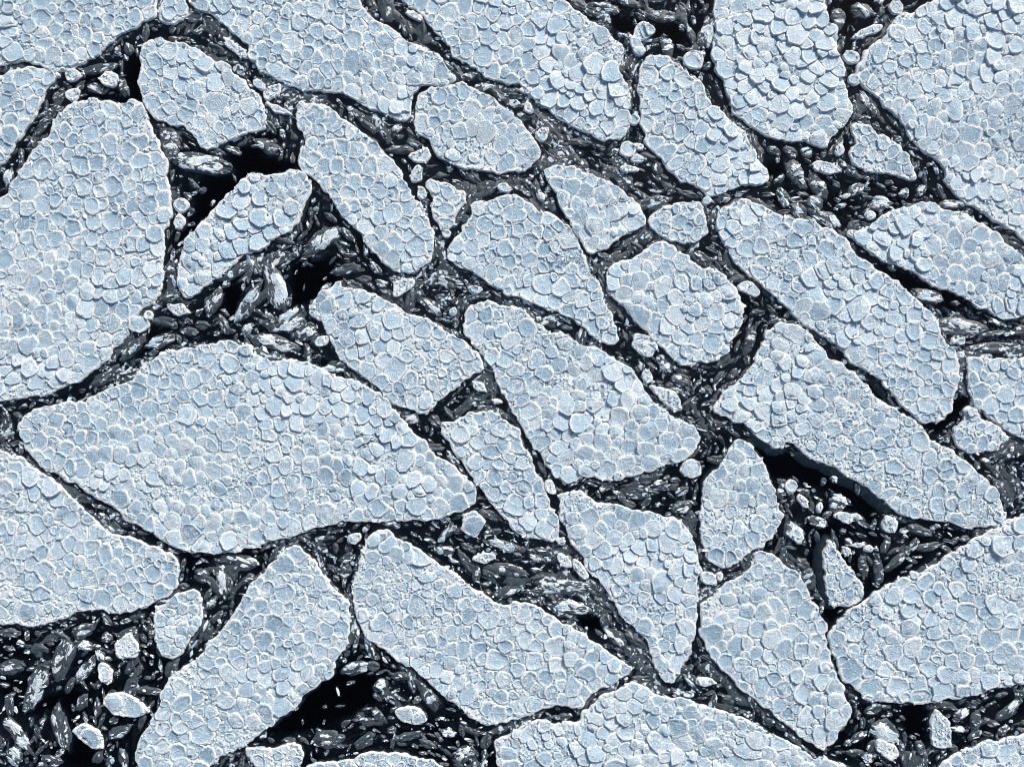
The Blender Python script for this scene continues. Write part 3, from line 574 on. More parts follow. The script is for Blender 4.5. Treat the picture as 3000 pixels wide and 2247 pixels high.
def make_plate_material():
    m, nt, b, _ = material('pancake_ice')
    pos = N(nt, 'ShaderNodeNewGeometry').outputs['Position']
    fine = noise(nt, pos, 8.0, 5, 0.7)
    mid = noise(nt, pos, 2.6, 5, 0.62, 0.8)
    broad = noise(nt, pos, 0.12, 3)
    tone = math_(nt, 'ADD', attr(nt, 'tone'), math_(nt, 'MULTIPLY', math_(nt, 'SUBTRACT', broad, 0.5), 1.2))
    tone = math_(nt, 'ADD', tone, math_(nt, 'MULTIPLY', math_(nt, 'SUBTRACT', mid, 0.5), 0.8), True)
    base = ramp(nt, tone, [(0.0, (0.30, 0.46, 0.58)), (0.5, (0.48, 0.655, 0.775)), (1.0, (0.70, 0.825, 0.90))])
    f = math_(nt, 'ADD', attr(nt, 'frost'), math_(nt, 'MULTIPLY', math_(nt, 'SUBTRACT', mid, 0.5), 1.7))
    f = math_(nt, 'ADD', f, math_(nt, 'MULTIPLY', math_(nt, 'SUBTRACT', fine, 0.5), 0.9))
    cr = crinkle(nt, pos, 0.95, 1.1)
    lines = ramp(nt, cr, [(0.0, (1, 1, 1)), (0.07, (0, 0, 0))])
    f = math_(nt, 'ADD', f, math_(nt, 'MULTIPLY', lines, 0.42))
    fr = ramp(nt, f, [(0.36, (0, 0, 0)), (0.82, (1, 1, 1))])
    hair = ramp(nt, crinkle(nt, pos, 0.55, 1.5), [(0.0, (1, 1, 1)), (0.018, (0, 0, 0))])
    hair = math_(nt, 'MULTIPLY', hair, ramp(nt, mid, [(0.45, (0, 0, 0)), (0.55, (1, 1, 1))]))
    col = mixc(nt, fr, base, WHITE)
    col = mixc(nt, math_(nt, 'MULTIPLY', hair, 0.75), col, (0.10, 0.16, 0.21))
    nt.links.new(col, b.inputs['Base Color'])
    b.inputs['Roughness'].default_value = 0.6
    h = math_(nt, 'ADD', math_(nt, 'MULTIPLY', mid, 2.2), fine)
    h = math_(nt, 'ADD', h, math_(nt, 'MULTIPLY', lines, 0.45))
    h = math_(nt, 'SUBTRACT', h, math_(nt, 'MULTIPLY', hair, 0.8))
    bump(nt, b, h, 0.8, 0.07)
    return m

def make_rubble_material():
    m, nt, b, _ = material('crushed_ice')
    pos = N(nt, 'ShaderNodeNewGeometry').outputs['Position']
    fine = noise(nt, pos, 5.5, 6, 0.72, 0.6)
    mid = noise(nt, pos, 1.5, 4, 0.6, 1.0)
    f = math_(nt, 'ADD', math_(nt, 'MULTIPLY', fine, 0.75), math_(nt, 'MULTIPLY', mid, 0.25))
    f = math_(nt, 'ADD', f, math_(nt, 'MULTIPLY', attr(nt, 'frost'), 0.45))
    base = ramp(nt, f, [(0.36, (0.05, 0.08, 0.11)), (0.44, (0.26, 0.39, 0.49)), (0.52, (0.60, 0.74, 0.82)), (0.63, WHITE)])
    nt.links.new(base, b.inputs['Base Color'])
    b.inputs['Roughness'].default_value = 0.7
    bump(nt, b, fine, 0.9, 0.12)
    return m

def make_dark_material(name, lo, hi, white, stretch, fleck_scale, cut):
    m, nt, b, _ = material(name)
    tc = N(nt, 'ShaderNodeTexCoord').outputs['Object']
    mp = mapped(nt, tc, stretch)
    st = noise(nt, mp, 2.2, 6, 0.7, 0.4)
    base = ramp(nt, st, [(0.36, lo), (0.66, hi)])
    patch = noise(nt, mp, 1.3, 3, 0.55, 0.3)
    flecks = None
    for sc, off in ((fleck_scale, 0.0), (fleck_scale * 2.1, 0.06)):
        vo = N(nt, 'ShaderNodeTexVoronoi')
        vo.inputs['Scale'].default_value = sc
        wob = N(nt, 'ShaderNodeVectorMath', operation='ADD')
        dn = N(nt, 'ShaderNodeTexNoise'); dn.inputs['Scale'].default_value = sc * 1.7
        nt.links.new(mp, dn.inputs['Vector'])
        sca = N(nt, 'ShaderNodeVectorMath', operation='SCALE'); sca.inputs['Scale'].default_value = 0.30 / sc
        nt.links.new(dn.outputs['Color'], sca.inputs[0])
        nt.links.new(mp, wob.inputs[0]); nt.links.new(sca.outputs[0], wob.inputs[1])
        nt.links.new(wob.outputs[0], vo.inputs['Vector'])
        sep = N(nt, 'ShaderNodeSeparateColor')
        nt.links.new(vo.outputs['Color'], sep.inputs[0])
        v = math_(nt, 'ADD', math_(nt, 'MULTIPLY', sep.outputs[0], 0.55), math_(nt, 'MULTIPLY', patch, 0.75))
        v = math_(nt, 'ADD', v, math_(nt, 'MULTIPLY', attr(nt, 'frost'), 0.8))
        k = ramp(nt, v, [(cut + off, (0, 0, 0)), (cut + off + 0.05, (0.75, 0.75, 0.75)), (cut + off + 0.22, (1, 1, 1))])
        flecks = k if flecks is None else math_(nt, 'MAXIMUM', flecks, k)
    nt.links.new(mixc(nt, flecks, base, white), b.inputs['Base Color'])
    b.inputs['Roughness'].default_value = 0.42
    bump(nt, b, math_(nt, 'ADD', st, math_(nt, 'MULTIPLY', flecks, 0.4)), 0.8, 0.10)
    return m

def make_water_material():
    m, nt, b, out = material('sea_water')
    nt.nodes.remove(b)
    tr = N(nt, 'ShaderNodeBsdfTransparent')
    gl = N(nt, 'ShaderNodeBsdfGlossy')
    gl.inputs['Roughness'].default_value = 0.08
    fz = N(nt, 'ShaderNodeFresnel')
    fz.inputs['IOR'].default_value = 1.33
    pos = N(nt, 'ShaderNodeNewGeometry').outputs['Position']
    bp = N(nt, 'ShaderNodeBump')
    bp.inputs['Strength'].default_value = 0.15
    bp.inputs['Distance'].default_value = 0.05
    nt.links.new(noise(nt, pos, 2.0, 4), bp.inputs['Height'])
    nt.links.new(bp.outputs['Normal'], gl.inputs['Normal'])
    mx = N(nt, 'ShaderNodeMixShader')
    nt.links.new(fz.outputs[0], mx.inputs[0]); nt.links.new(tr.outputs[0], mx.inputs[1]); nt.links.new(gl.outputs[0], mx.inputs[2])
    nt.links.new(mx.outputs[0], out.inputs['Surface'])
    va = N(nt, 'ShaderNodeVolumeAbsorption')
    va.inputs['Color'].default_value = (0.02, 0.17, 0.17, 1)
    va.inputs['Density'].default_value = 2.4
    nt.links.new(va.outputs[0], out.inputs['Volume'])
    return m

M_PLATE = make_plate_material()
M_RUBBLE = make_rubble_material()
M_DARK = make_dark_material('wet_dark_ice', (0.030, 0.042, 0.053), (0.105, 0.133, 0.156), (0.76, 0.85, 0.91), (0.6, 1.5, 1), 2.3, 0.90)
M_SLUSH = make_dark_material('grey_slush', (0.040, 0.054, 0.064), (0.085, 0.108, 0.124), (0.64, 0.74, 0.82), (1.0, 1.0, 1), 3.2, 0.955)
M_WATER = make_water_material()

# ---------------------------------------------------------------- mesh helpers
def new_mesh(name, verts, faces, mat, frost=None, tone=None, smooth=True):
    me = bpy.data.meshes.new(name)
    me.from_pydata(verts if isinstance(verts, list) else verts.tolist(), [], faces)
    for k, v in (('frost', frost), ('tone', tone)):
        if v is not None:
            a = me.attributes.new(k, 'FLOAT', 'POINT')
            a.data.foreach_set('value', np.asarray(v, np.float32))
    if smooth:
        me.polygons.foreach_set('use_smooth', np.ones(len(me.polygons), bool))
    me.materials.append(mat)
    return me

def link(name, me, parent=None, loc=None):
    o = bpy.data.objects.new(name, me)
    COL.objects.link(o)
    if loc is not None:
        o.location = loc
    if parent is not None:
        o.parent = parent
    return o

def tag(o, label, cat, group=None):
    o['label'] = label
    o['category'] = cat
    if group:
        o['group'] = group

_ring_cache = {}
def ring_faces(n, rings):
    """faces of RINGS loops of N verts, outer first, closed by one centre vertex"""
    if (n, rings) not in _ring_cache:
        f = []
        for r in range(rings - 1):
            for k in range(n):
                a, b_ = r * n + k, r * n + (k + 1) % n
                f.append((a, b_, b_ + n, a + n))
        c = rings * n
        for k in range(n):
            f.append(((rings - 1) * n + k, (rings - 1) * n + (k + 1) % n, c))
        _ring_cache[(n, rings)] = f
    return _ring_cache[(n, rings)]

class Joined:
    def __init__(self):
        self.v, self.f, self.fr, self.to, self.n = [], [], [], [], 0
    def add(self, v, f, fr, to):
        self.v.append(np.asarray(v)); self.fr.append(np.asarray(fr, float)); self.to.append(np.asarray(to, float))
        k = self.n
        self.f.extend([tuple(i + k for i in q) for q in f])
        self.n += len(v)
    def mesh(self, name, mat, smooth=True):
        return new_mesh(name, np.concatenate(self.v), self.f, mat, np.concatenate(self.fr), np.concatenate(self.to), smooth)

# ---------------------------------------------------------------- one plate of pancake ice
def plate_shape(rad, ang, h, dome, rimh, tilt, rng, seed):
    """RAD (n) outline radii in units at angles ANG; local metres"""
    n = len(rad)
    side = 0.5 + 0.5 * np.cos(ang - rng.random() * 6.28)
    w = np.minimum(3.7, rad * 0.18) * (0.45 + 0.75 * side + 0.35 * rng.random(n))
    u = np.stack([np.cos(ang), np.sin(ang)], 1)
    rim = rimh * (0.45 + 1.1 * vnoise(ang * 1.3 + seed, np.full(n, seed * 1.7), 5))
    inner = np.maximum(rad - 2.1 * w, rad * 0.35)
    ridge = rng.random() < 0.5
    mid = inner * (0.62 + 0.12 * rng.random(n)) if ridge else inner * 0.55
    off = (rng.random(2) - 0.5) * rad.mean() * (0.30 if ridge else 0.12)
    rows = [(rad * 0.985, np.full(n, -0.22)), (rad, h + rim * 0.35), (rad - 0.75 * w, h + rim), (inner, np.full(n, h) + dome * 0.35),
            (mid, np.full(n, h) + dome * 0.8 + (rng.random(n) - 0.3) * (0.09 if ridge else 0.03))]
    fr = [0.15, 0.80, 1.15, 0.22, 0.50 if ridge and rng.random() < 0.7 else 0.12]
    v, f = [], []
    for k, (r, z) in enumerate(rows):
        xy = u * r[:, None] + (off if k == 4 else 0)
        v.append(np.column_stack([xy * S, z]))
        f.append(np.clip(fr[k] + (rng.random(n) - 0.5) * 0.25 - (0.62 * (1 - side) if k in (1, 2) else 0), 0, 1))
    c = off * 1.1
    v.append(np.array([[c[0] * S, c[1] * S, h + dome + (rng.random() - 0.5) * 0.03]]))
    f.append(np.array([0.12]))
    v, f = np.concatenate(v), np.concatenate(f)
    v[:, 2] += v[:, 0] * tilt[0] + v[:, 1] * tilt[1]
    return v, f

def pack_plates(mask, r0, c0, ed, rng, seed, rmin, rmax, stretch, heading, rubble_amt):
    """centres and radii of plates inside one floe"""
    rr, cc = np.nonzero(mask & (ed > 4))
    if not len(rr):
        return np.zeros((0, 2)), np.zeros(0)
    area = len(rr) * G * G
    ca, sa = math.cos(heading), math.sin(heading)
    A = np.array([[ca, sa], [-sa, ca]]); A[0] /= stretch            # squeezed frame for spacing
    P, R, Q = [], [], []
    hsh, cs = {}, rmax * 2.0
    lo = 0
    for rad, tries in [(rmax, 0.05), (rmax * 0.86, 0.16), (rmax * 0.76, 0.5), (rmax * 0.67, 1.2), (rmax * 0.59, 2.2), (rmax * 0.52, 3.2), (rmin, 3.6)]:
        n = int(area / (rad * rad * 3.0) * tries)
        k = rng.integers(0, len(rr), n)
        X = GX0 + (c0 + cc[k] + rng.random(n)) * G
        Y = GY0 + (r0 + rr[k] + rng.random(n)) * G
        E = ed[rr[k], cc[k]]
        ch, sh_ = math.cos(heading * 0.4 - 0.6), math.sin(heading * 0.4 - 0.6)
        rub = fbm((X * ch + Y * sh_) / 230 + seed, (Y * ch - X * sh_) / 75, 71, 2)
        ru = rng.random(n)
        for x, y, e, b, t in zip(X, Y, E, rub, ru):
            if e < rad * 0.55 + 9 * b * (rad < 99):
                continue
            if b > 0.60 - rubble_amt and (rad > rmax * 0.8 or t > 0.045):
                continue
            q = (A[0, 0] * x + A[0, 1] * y, A[1, 0] * x + A[1, 1] * y)
            gi, gj = int(q[0] // cs), int(q[1] // cs)
            ok = True
            for di in (-1, 0, 1):
                for dj in (-1, 0, 1):
                    for j in hsh.get((gi + di, gj + dj), ()):
                        o = Q[j]
                        lim = (rad + R[j]) * 0.90
                        if (q[0] - o[0]) ** 2 + (q[1] - o[1]) ** 2 < lim * lim:
                            ok = False
                            break
                    if not ok: break
                if not ok: break
            if ok:
                hsh.setdefault((gi, gj), []).append(len(Q))
                P.append((x, y)); R.append(rad); Q.append(q)
    return np.array(P).reshape(-1, 2), np.array(R)

def plate_outlines(P, R, inside, rng, stretch, heading):
    """each plate grown until it meets its neighbours or the edge of the floe: angles and radii"""
    n = len(P)
    rank = rng.random(n)
    out = []
    if n == 0:
        return out, rank
    for i in range(n):
        m = 12 if R[i] < 13 else (14 if R[i] < 20 else 18)
        ang = (np.arange(m) + (rng.random(m) - 0.5) * 0.5) * 2 * math.pi / m + rng.random() * 6.28
        d_ = P - P[i]
        D = np.hypot(d_[:, 0], d_[:, 1])
        nb = np.nonzero((D > 0) & (D < (R[i] + R) * 1.5 * stretch))[0]
        st_, hd_ = 1.0 + 0.55 * rng.random() ** 1.5, heading + rng.normal(0, 0.7)
        el = st_ ** -0.35 / np.sqrt((np.cos(ang - hd_) / st_) ** 2 + np.sin(ang - hd_) ** 2)
        ph = rng.random(3) * 6.28
        cap = R[i] * 1.62 * el * (1 + 0.10 * np.cos(2 * ang + ph[0]) + 0.08 * np.cos(3 * ang + ph[1]) + 0.06 * np.cos(5 * ang + ph[2]) + 0.10 * (rng.random(m) - 0.5))
        inv = (1 / cap) ** 14
        if len(nb):
            t = D[nb] * R[i] / (R[i] + R[nb]) * np.where(rank[i] > rank[nb], 1.02 + 0.50 * (rank[i] - rank[nb]), np.where(rank[nb] - rank[i] > 0.12, 1.16, 0.985))
            cs = np.cos(ang[:, None] - np.arctan2(d_[nb, 1], d_[nb, 0])[None, :])
            inv = inv + (np.maximum(cs, 0.02) / t[None, :] ) .__pow__(14).sum(1)
        rad = inv ** (-1 / 14) - 0.35
        rad *= 0.94 + 0.10 * rng.random(m)
        for _ in range(6):
            q = P[i] + np.stack([np.cos(ang), np.sin(ang)], 1) * (rad - 2.5)[:, None]
            bad = ~inside(q[:, 0], q[:, 1])
            if not bad.any():
                break
            rad[bad] *= 0.84
        out.append((ang, np.maximum(rad, 2.5)))
    return out, rank

# ---------------------------------------------------------------- one floe
N_PLATES = [0, 0]
def build_floe(name, label, cat, group, outline, seed, plates=None, rmin=9.0, rmax=29.0, rubble_amt=0.0, z0=0.0, stretch=1.15, heading=0.0, shelf=9.0, ledges=(), max_parts=300, step=8.5):
    rng = np.random.default_rng(seed)
    c = outline.mean(0)
    root = bpy.data.objects.new(name, None)
    root.empty_display_size = 0.5
    root.location = (c[0] * S, c[1] * S, z0)
    COL.objects.link(root)
    tag(root, label, cat, group)
    r0, c0, mask = fill(outline)
    if mask.size == 0 or not mask.any():
        return root
    pad = np.pad(mask, 1)
    ed = spread(~pad, 14)[1:-1, 1:-1]
    def inside(x, y):
        cc = ((x - GX0) / G).astype(int) - c0
        rr = ((y - GY0) / G).astype(int) - r0
        ok = (cc >= 0) & (rr >= 0) & (cc < mask.shape[1]) & (rr < mask.shape[0])
        return ok & mask[np.clip(rr, 0, mask.shape[0] - 1), np.clip(cc, 0, mask.shape[1] - 1)]
    # --- plates
    if plates is None:
        P, R = pack_plates(mask, r0, c0, ed, rng, seed, rmin, rmax, stretch, heading, rubble_amt)
    else:
        P, R = plates
    outl, rank = plate_outlines(P, R, inside, rng, stretch, heading)
    cov = np.zeros(mask.shape, bool)
    for (ang, rad), p in zip(outl, P):
        q0, q1, qm = fill(p + np.stack([np.cos(ang), np.sin(ang)], 1) * rad[:, None])
        if qm.size:
            q0 -= r0; q1 -= c0
            h0, w0 = max(0, q0), max(0, q1)
            sub = qm[h0 - q0:, w0 - q1:][:mask.shape[0] - h0, :mask.shape[1] - w0]
            cov[h0:h0 + sub.shape[0], w0:w0 + sub.shape[1]] |= sub
    open_ = mask & (spread(cov, 3) > 3.5)
    heap = blur(np.pad((open_ | (ed < 7)).astype(float), 4), 2)[4:-4, 4:-4]
    # --- the slab of crushed ice that carries the plates
    gx = np.arange(outline[:, 0].min(), outline[:, 0].max(), step)
    gy = np.arange(outline[:, 1].min(), outline[:, 1].max(), step * 0.866)
    X, Y = np.meshgrid(gx, gy)
    X = X + (np.arange(len(gy)) % 2)[:, None] * step / 2 + (rng.random(X.shape) - 0.5) * step * 0.5
    Y = Y + (rng.random(Y.shape) - 0.5) * step * 0.5
    X, Y = X.ravel(), Y.ravel()
    rr, cc = cell(X, Y)
    rr, cc = np.clip(rr - r0, 0, mask.shape[0] - 1), np.clip(cc - c0, 0, mask.shape[1] - 1)
    keep = inside(X, Y) & (ed[rr, cc] > 4.5)
    pts = np.vstack([outline, np.stack([X[keep], Y[keep]], 1)])
    nb = len(outline)
    res = delaunay_2d_cdt([Vector(p) for p in pts.tolist()], [], [list(range(nb))], 1, 0.01)
    vs = np.array([(v.x, v.y) for v in res[0]])
    orig = np.array([o[0] if o else -1 for o in res[3]])
    rr, cc = cell(vs[:, 0], vs[:, 1])
    rr, cc = np.clip(rr - r0, 0, mask.shape[0] - 1), np.clip(cc - c0, 0, mask.shape[1] - 1)
    e = np.where((orig >= 0) & (orig < nb), 0, ed[rr, cc])
    lip = np.clip(1 - e / 8.0, 0, 1)
    hp = heap[rr, cc]
    z = 0.16 + 0.09 * hp + (0.07 + 0.16 * hp) * (fbm(vs[:, 0] / 13, vs[:, 1] / 13, seed, 2) - 0.4) + 0.12 * lip * (0.4 + vnoise(vs[:, 0] / 17, vs[:, 1] / 17, seed + 9))
    frost = lip * 0.45 + hp * 0.12 + 0.35 * (fbm(vs[:, 0] / 60, vs[:, 1] / 60, seed + 4, 2) - 0.5)
    V = np.column_stack([(vs - c) * S, z])
    F = [tuple(f) for f in res[2]]
    # side and drowned ledge
    back = {int(o): k for k, o in enumerate(orig) if 0 <= o < nb}
    loop = [back[k] for k in range(nb) if k in back]
    bp = vs[loop]
    nn = normals(bp)
    led = shelf * np.clip(vnoise(bp[:, 0] / 70, bp[:, 1] / 70, seed + 21) * 2.2 - 0.6, 0.05, 1.4)
    for lx0, lx1, ly0, ly1, ldx, ldy, lw in ledges:
        hit = (bp[:, 0] > lx0) & (bp[:, 0] < lx1) & (bp[:, 1] > ly0) & (bp[:, 1] < ly1) & (nn[:, 0] * ldx + nn[:, 1] * ldy > 0.45)
        led = np.where(hit, lw * (0.7 + 0.6 * vnoise(bp[:, 0] / 45, bp[:, 1] / 45, seed + 31)), led)
    led = np.convolve(np.concatenate([led[-3:], led, led[:3]]), np.ones(7) / 7, 'valid')
    k = len(V)
    L = len(loop)
    wob = (vnoise(bp[:, 0] / 12, bp[:, 1] / 12, seed + 5) - 0.5) * 2
    r1 = bp + nn * (0.8 + wob * 0.8)[:, None]
    r2 = bp + nn * (1.5 + led)[:, None]
    V = np.vstack([V, np.column_stack([(r1 - c) * S, np.full(L, -0.12)]), np.column_stack([(r2 - c) * S, np.full(L, -0.25)]), np.column_stack([(r2 - c) * S, np.full(L, -1.2)])])
    frost = np.concatenate([frost, np.full(L, 0.3), np.full(L, 0.1), np.full(L, 0.0)])
    rings = [loop, list(range(k, k + L)), list(range(k + L, k + 2 * L)), list(range(k + 2 * L, k + 3 * L))]
    for a, b_ in zip(rings, rings[1:]):
        for i in range(L):
            j = (i + 1) % L
            F.append((a[j], a[i], b_[i], b_[j]))
    me = new_mesh('slab', V, F, M_RUBBLE, frost, np.zeros(len(V)))
    link('slab', me, root)
    # --- laying the plates
    big = np.array([o[1].mean() for o in outl]) if outl else np.zeros(0)
    infr = (np.abs(P[:, 0]) < 1500 + big) & (np.abs(P[:, 1]) < 1123.5 + big) if len(P) else np.zeros(0, bool)
    order = sorted(range(len(P)), key=lambda i: (-int(infr[i]), -big[i]))
    rest = Joined()
    n_part = 0
    lean = fbm(P[:, 0] / 190 + 5, P[:, 1] / 190, seed + 40, 1) * 9 if len(P) else []
    scaly = fbm(P[:, 0] / 230, P[:, 1] / 230 + 9, seed + 41, 1) if len(P) else []
    for i in order:
        ang, rad = outl[i]
        m_r = rad.mean()
        if m_r < 4.0:
            continue
        sc = np.clip((scaly[i] - 0.42) * 4, 0, 1)
        a_t = lean[i] + (rng.random() - 0.5) * 2.2
        mag = 0.015 + 0.05 * rng.random() + sc * (0.07 + 0.10 * rng.random())
        tilt = (math.cos(a_t) * mag, math.sin(a_t) * mag)
        h = 0.23 + (0.06 + 0.12 * sc) * rank[i] + sc * 0.02
        dome = (rng.random() - 0.45) * 0.13 + sc * 0.10 * rng.random()
        rimh = (0.06 + 0.08 * rng.random()) * (1 - 0.5 * sc)
        v, fr = plate_shape(rad, ang, h, dome, rimh, tilt, rng, rank[i] * 50)
        v[:, 2] = np.maximum(v[:, 2], -0.25)
        tone = np.clip(0.42 + (rng.random() - 0.5) * 0.55 + sc * 0.22 + (0.5 if rng.random() < 0.035 else 0), 0, 1)
        f = ring_faces(len(ang), 5)
        lx, ly = (P[i] - c) * S
        if n_part < max_parts and infr[i]:
            me = new_mesh('ice_plate', v, f, M_PLATE, fr, np.full(len(v), tone))
            link('ice_plate', me, root, (lx, ly, 0))
            n_part += 1
        else:
            rest.add(v + np.array([lx, ly, 0]), f, fr, np.full(len(v), tone))
    N_PLATES[0] += n_part
    N_PLATES[1] += len(order) - n_part
    if rest.n:
        o = link('packed_plate_ice', rest.mesh('packed_plate_ice', M_PLATE), root)
        o['kind'] = 'stuff'
    # --- crumbs lying in the seams and along the rim
    free = mask & (open_ | (~cov & (ed < 9)))
    r_, c_ = np.nonzero(free)
    n = int(len(r_) * G * G / 60)
    if n:
        k = rng.integers(0, len(r_), n)
        crumbs = Joined()
        X = GX0 + (c0 + c_[k] + rng.random(n)) * G
        Y = GY0 + (r0 + r_[k] + rng.random(n)) * G
        for x, y in zip(X, Y):
            add_chip(crumbs, (x - c[0]) * S, (y - c[1]) * S, 0.18 + 0.14 * rng.random(), S * (1.6 + 3.6 * rng.random() ** 2), 0.05 + 0.09 * rng.random(), rng, 0.3 + 0.7 * rng.random(), 1.0 + rng.random())
        o = link('crumbled_ice', crumbs.mesh('crumbled_ice', M_PLATE, False), root)
        o['kind'] = 'stuff'
    return root

CHIP_F = [(0, 1, 6, 5), (1, 2, 7, 6), (2, 3, 8, 7), (3, 4, 9, 8), (4, 0, 5, 9), (5, 6, 7, 8, 9)]
def add_chip(J, x, y, z, r, h, rng, frost, elong=1.0, heading=None):
    a = (np.arange(5) + (rng.random(5) - 0.5) * 0.7) * 1.2566
    th = rng.random() * 6.28 if heading is None else heading
    px, py = np.cos(a) * r * elong * (0.7 + 0.6 * rng.random(5)), np.sin(a) * r * (0.7 + 0.6 * rng.random(5))
    ca, sa = math.cos(th), math.sin(th)
    X, Y = px * ca - py * sa, px * sa + py * ca
    t = (rng.random(2) - 0.5) * 0.9
    v = np.zeros((10, 3))
    v[:5] = np.column_stack([x + X, y + Y, np.full(5, z - 0.10)])
    v[5:] = np.column_stack([x + X * 0.74, y + Y * 0.74, z + h + X * t[0] + Y * t[1]])
    J.add(v, CHIP_F, np.full(10, frost), np.full(10, 0.3 + 0.5 * rng.random()))

# ---------------------------------------------------------------- sea
def build_water():
    w, dp = 1500.0, 9.0
    v = [(-w, -w, 0), (w, -w, 0), (w, w, 0), (-w, w, 0), (-w, -w, -dp), (w, -w, -dp), (w, w, -dp), (-w, w, -dp)]
    f = [(0, 1, 2, 3), (7, 6, 5, 4), (0, 4, 5, 1), (1, 5, 6, 2), (2, 6, 7, 3), (3, 7, 4, 0)]
    o = link('water', new_mesh('water', v, f, M_WATER, smooth=False))
    o['kind'] = 'structure'
    m, nt, b, _ = material('sea_floor')
    pos = N(nt, 'ShaderNodeNewGeometry').outputs['Position']
    nt.links.new(ramp(nt, noise(nt, pos, 0.2), [(0.3, (0.02, 0.025, 0.03)), (0.7, (0.04, 0.045, 0.05))]), b.inputs['Base Color'])
    o = link('seabed', new_mesh('seabed', [(-w, -w, -dp - 0.5), (w, -w, -dp - 0.5), (w, w, -dp - 0.5), (-w, w, -dp - 0.5)], [(0, 1, 2, 3)], m, smooth=False))
    o['kind'] = 'structure'
build_water()

# ---------------------------------------------------------------- floes
FLOE_KEY = [f[0] for f in FLOES]
OUT = [rough_outline(sheet_pts(f[2]), 100 + i) for i, f in enumerate(FLOES)]
ID = np.full((GH, GW), -1, np.int16)
for i, p in enumerate(OUT):
    r0, c0, m = fill(p)
    ID[r0:r0 + m.shape[0], c0:c0 + m.shape[1]][m] = i
# drowned ledges seen through the water: x0, x1, y0, y1, facing x, facing y, width
LEDGES = {'the long blade floe': [(690, 1130, -900, 0, -0.5, -0.87, 26)], 'the pool shard': [(850, 1100, -700, -400, -1, 0, 22)],
          'the arrowhead floe': [(-300, 0, -700, -350, 0.55, 0.83, 30)], 'the whale-shaped floe': [(-640, -330, -520, -380, 0.2, -0.98, 12)],
          'the cigar floe': [(1000, 1190, -300, 80, -0.7, -0.7, 20)], 'the small bean floe': [(-960, -880, -900, -600, 1, -0.1, 12)],
          'the sole-shaped floe': [(-620, -480, -30, 260, -0.9, -0.4, 10)], 'the loaf floe': [(-900, -700, 650, 760, 0, -1, 10)]}
RUB = {'the crushed floe': 0.40, 'the capping block': 0.35, 'the thin shard': 0.4, 'the bottom stub floe': 0.3, 'the whale-shaped floe': 0.05, 'the rounded-nose floe': 0.06,
       'the long blade floe': 0.09, 'the arched-crack floe': 0.04, 'the pool shard': 0.10}
for i, (short, label, code) in enumerate(FLOES):
    small = len(OUT[i]) < 95
    build_floe('ice_floe', label, 'ice floe', 'pancake ice floes', OUT[i], 300 + i, rubble_amt=RUB.get(short, 0.0), rmin=9.5, rmax=20 if small else 26,
               stretch=1.10 + 0.18 * random.random(), heading=random.uniform(0, math.pi), shelf=7.0, ledges=LEDGES.get(short, ()))

# ---------------------------------------------------------------- leads between the floes
LEAD = ID < 0
DL = spread(~LEAD, 60)
sm = blur(DL, 6)
gy_, gx_ = np.gradient(sm)
gl_ = np.hypot(gx_, gy_) + 1e-6
c2, s2 = (gx_ ** 2 - gy_ ** 2) / gl_ ** 2, 2 * gx_ * gy_ / gl_ ** 2     # doubled angle, so that both banks agree
wgt = np.minimum(gl_, 1.0)
c2, s2, wgt = blur(c2 * wgt, 14), blur(s2 * wgt, 14), 0
TH = 0.5 * np.arctan2(s2, c2) + math.pi / 2                             # direction along the lead
POOL = np.zeros((GH, GW), bool)
for code in POOLS:
    r0, c0, m = fill(sheet_pts(code))
    POOL[r0:r0 + m.shape[0], c0:c0 + m.shape[1]] |= m
BAY = np.zeros((GH, GW), bool)
for code in BAYS:
    r0, c0, m = fill(sheet_pts(code))
    BAY[r0:r0 + m.shape[0], c0:c0 + m.shape[1]] |= m
BAYD = blur(BAY.astype(float), 10)
gxx, gyy = np.meshgrid(GX0 + np.arange(GW) * G, GY0 + np.arange(GH) * G)
POOLD = np.clip(blur(POOL.astype(float), 16) * 1.25 + 0.7 * (fbm(gxx / 30, gyy / 30, 77, 3) - 0.5) * (blur(POOL.astype(float), 20) > 0.02), 0, 1)

def streaks(x, y, scale, reach, seed, k=9):
    r, c = cell(x, y)
    t = TH[r, c]
    tot = 0
    for s_ in np.linspace(-reach, reach, k):
        tot = tot + vnoise((x + np.cos(t) * s_) / scale, (y + np.sin(t) * s_) / scale, seed)
    v = tot / k
    return (v - v.mean()) / max(v.std(), 1e-6)

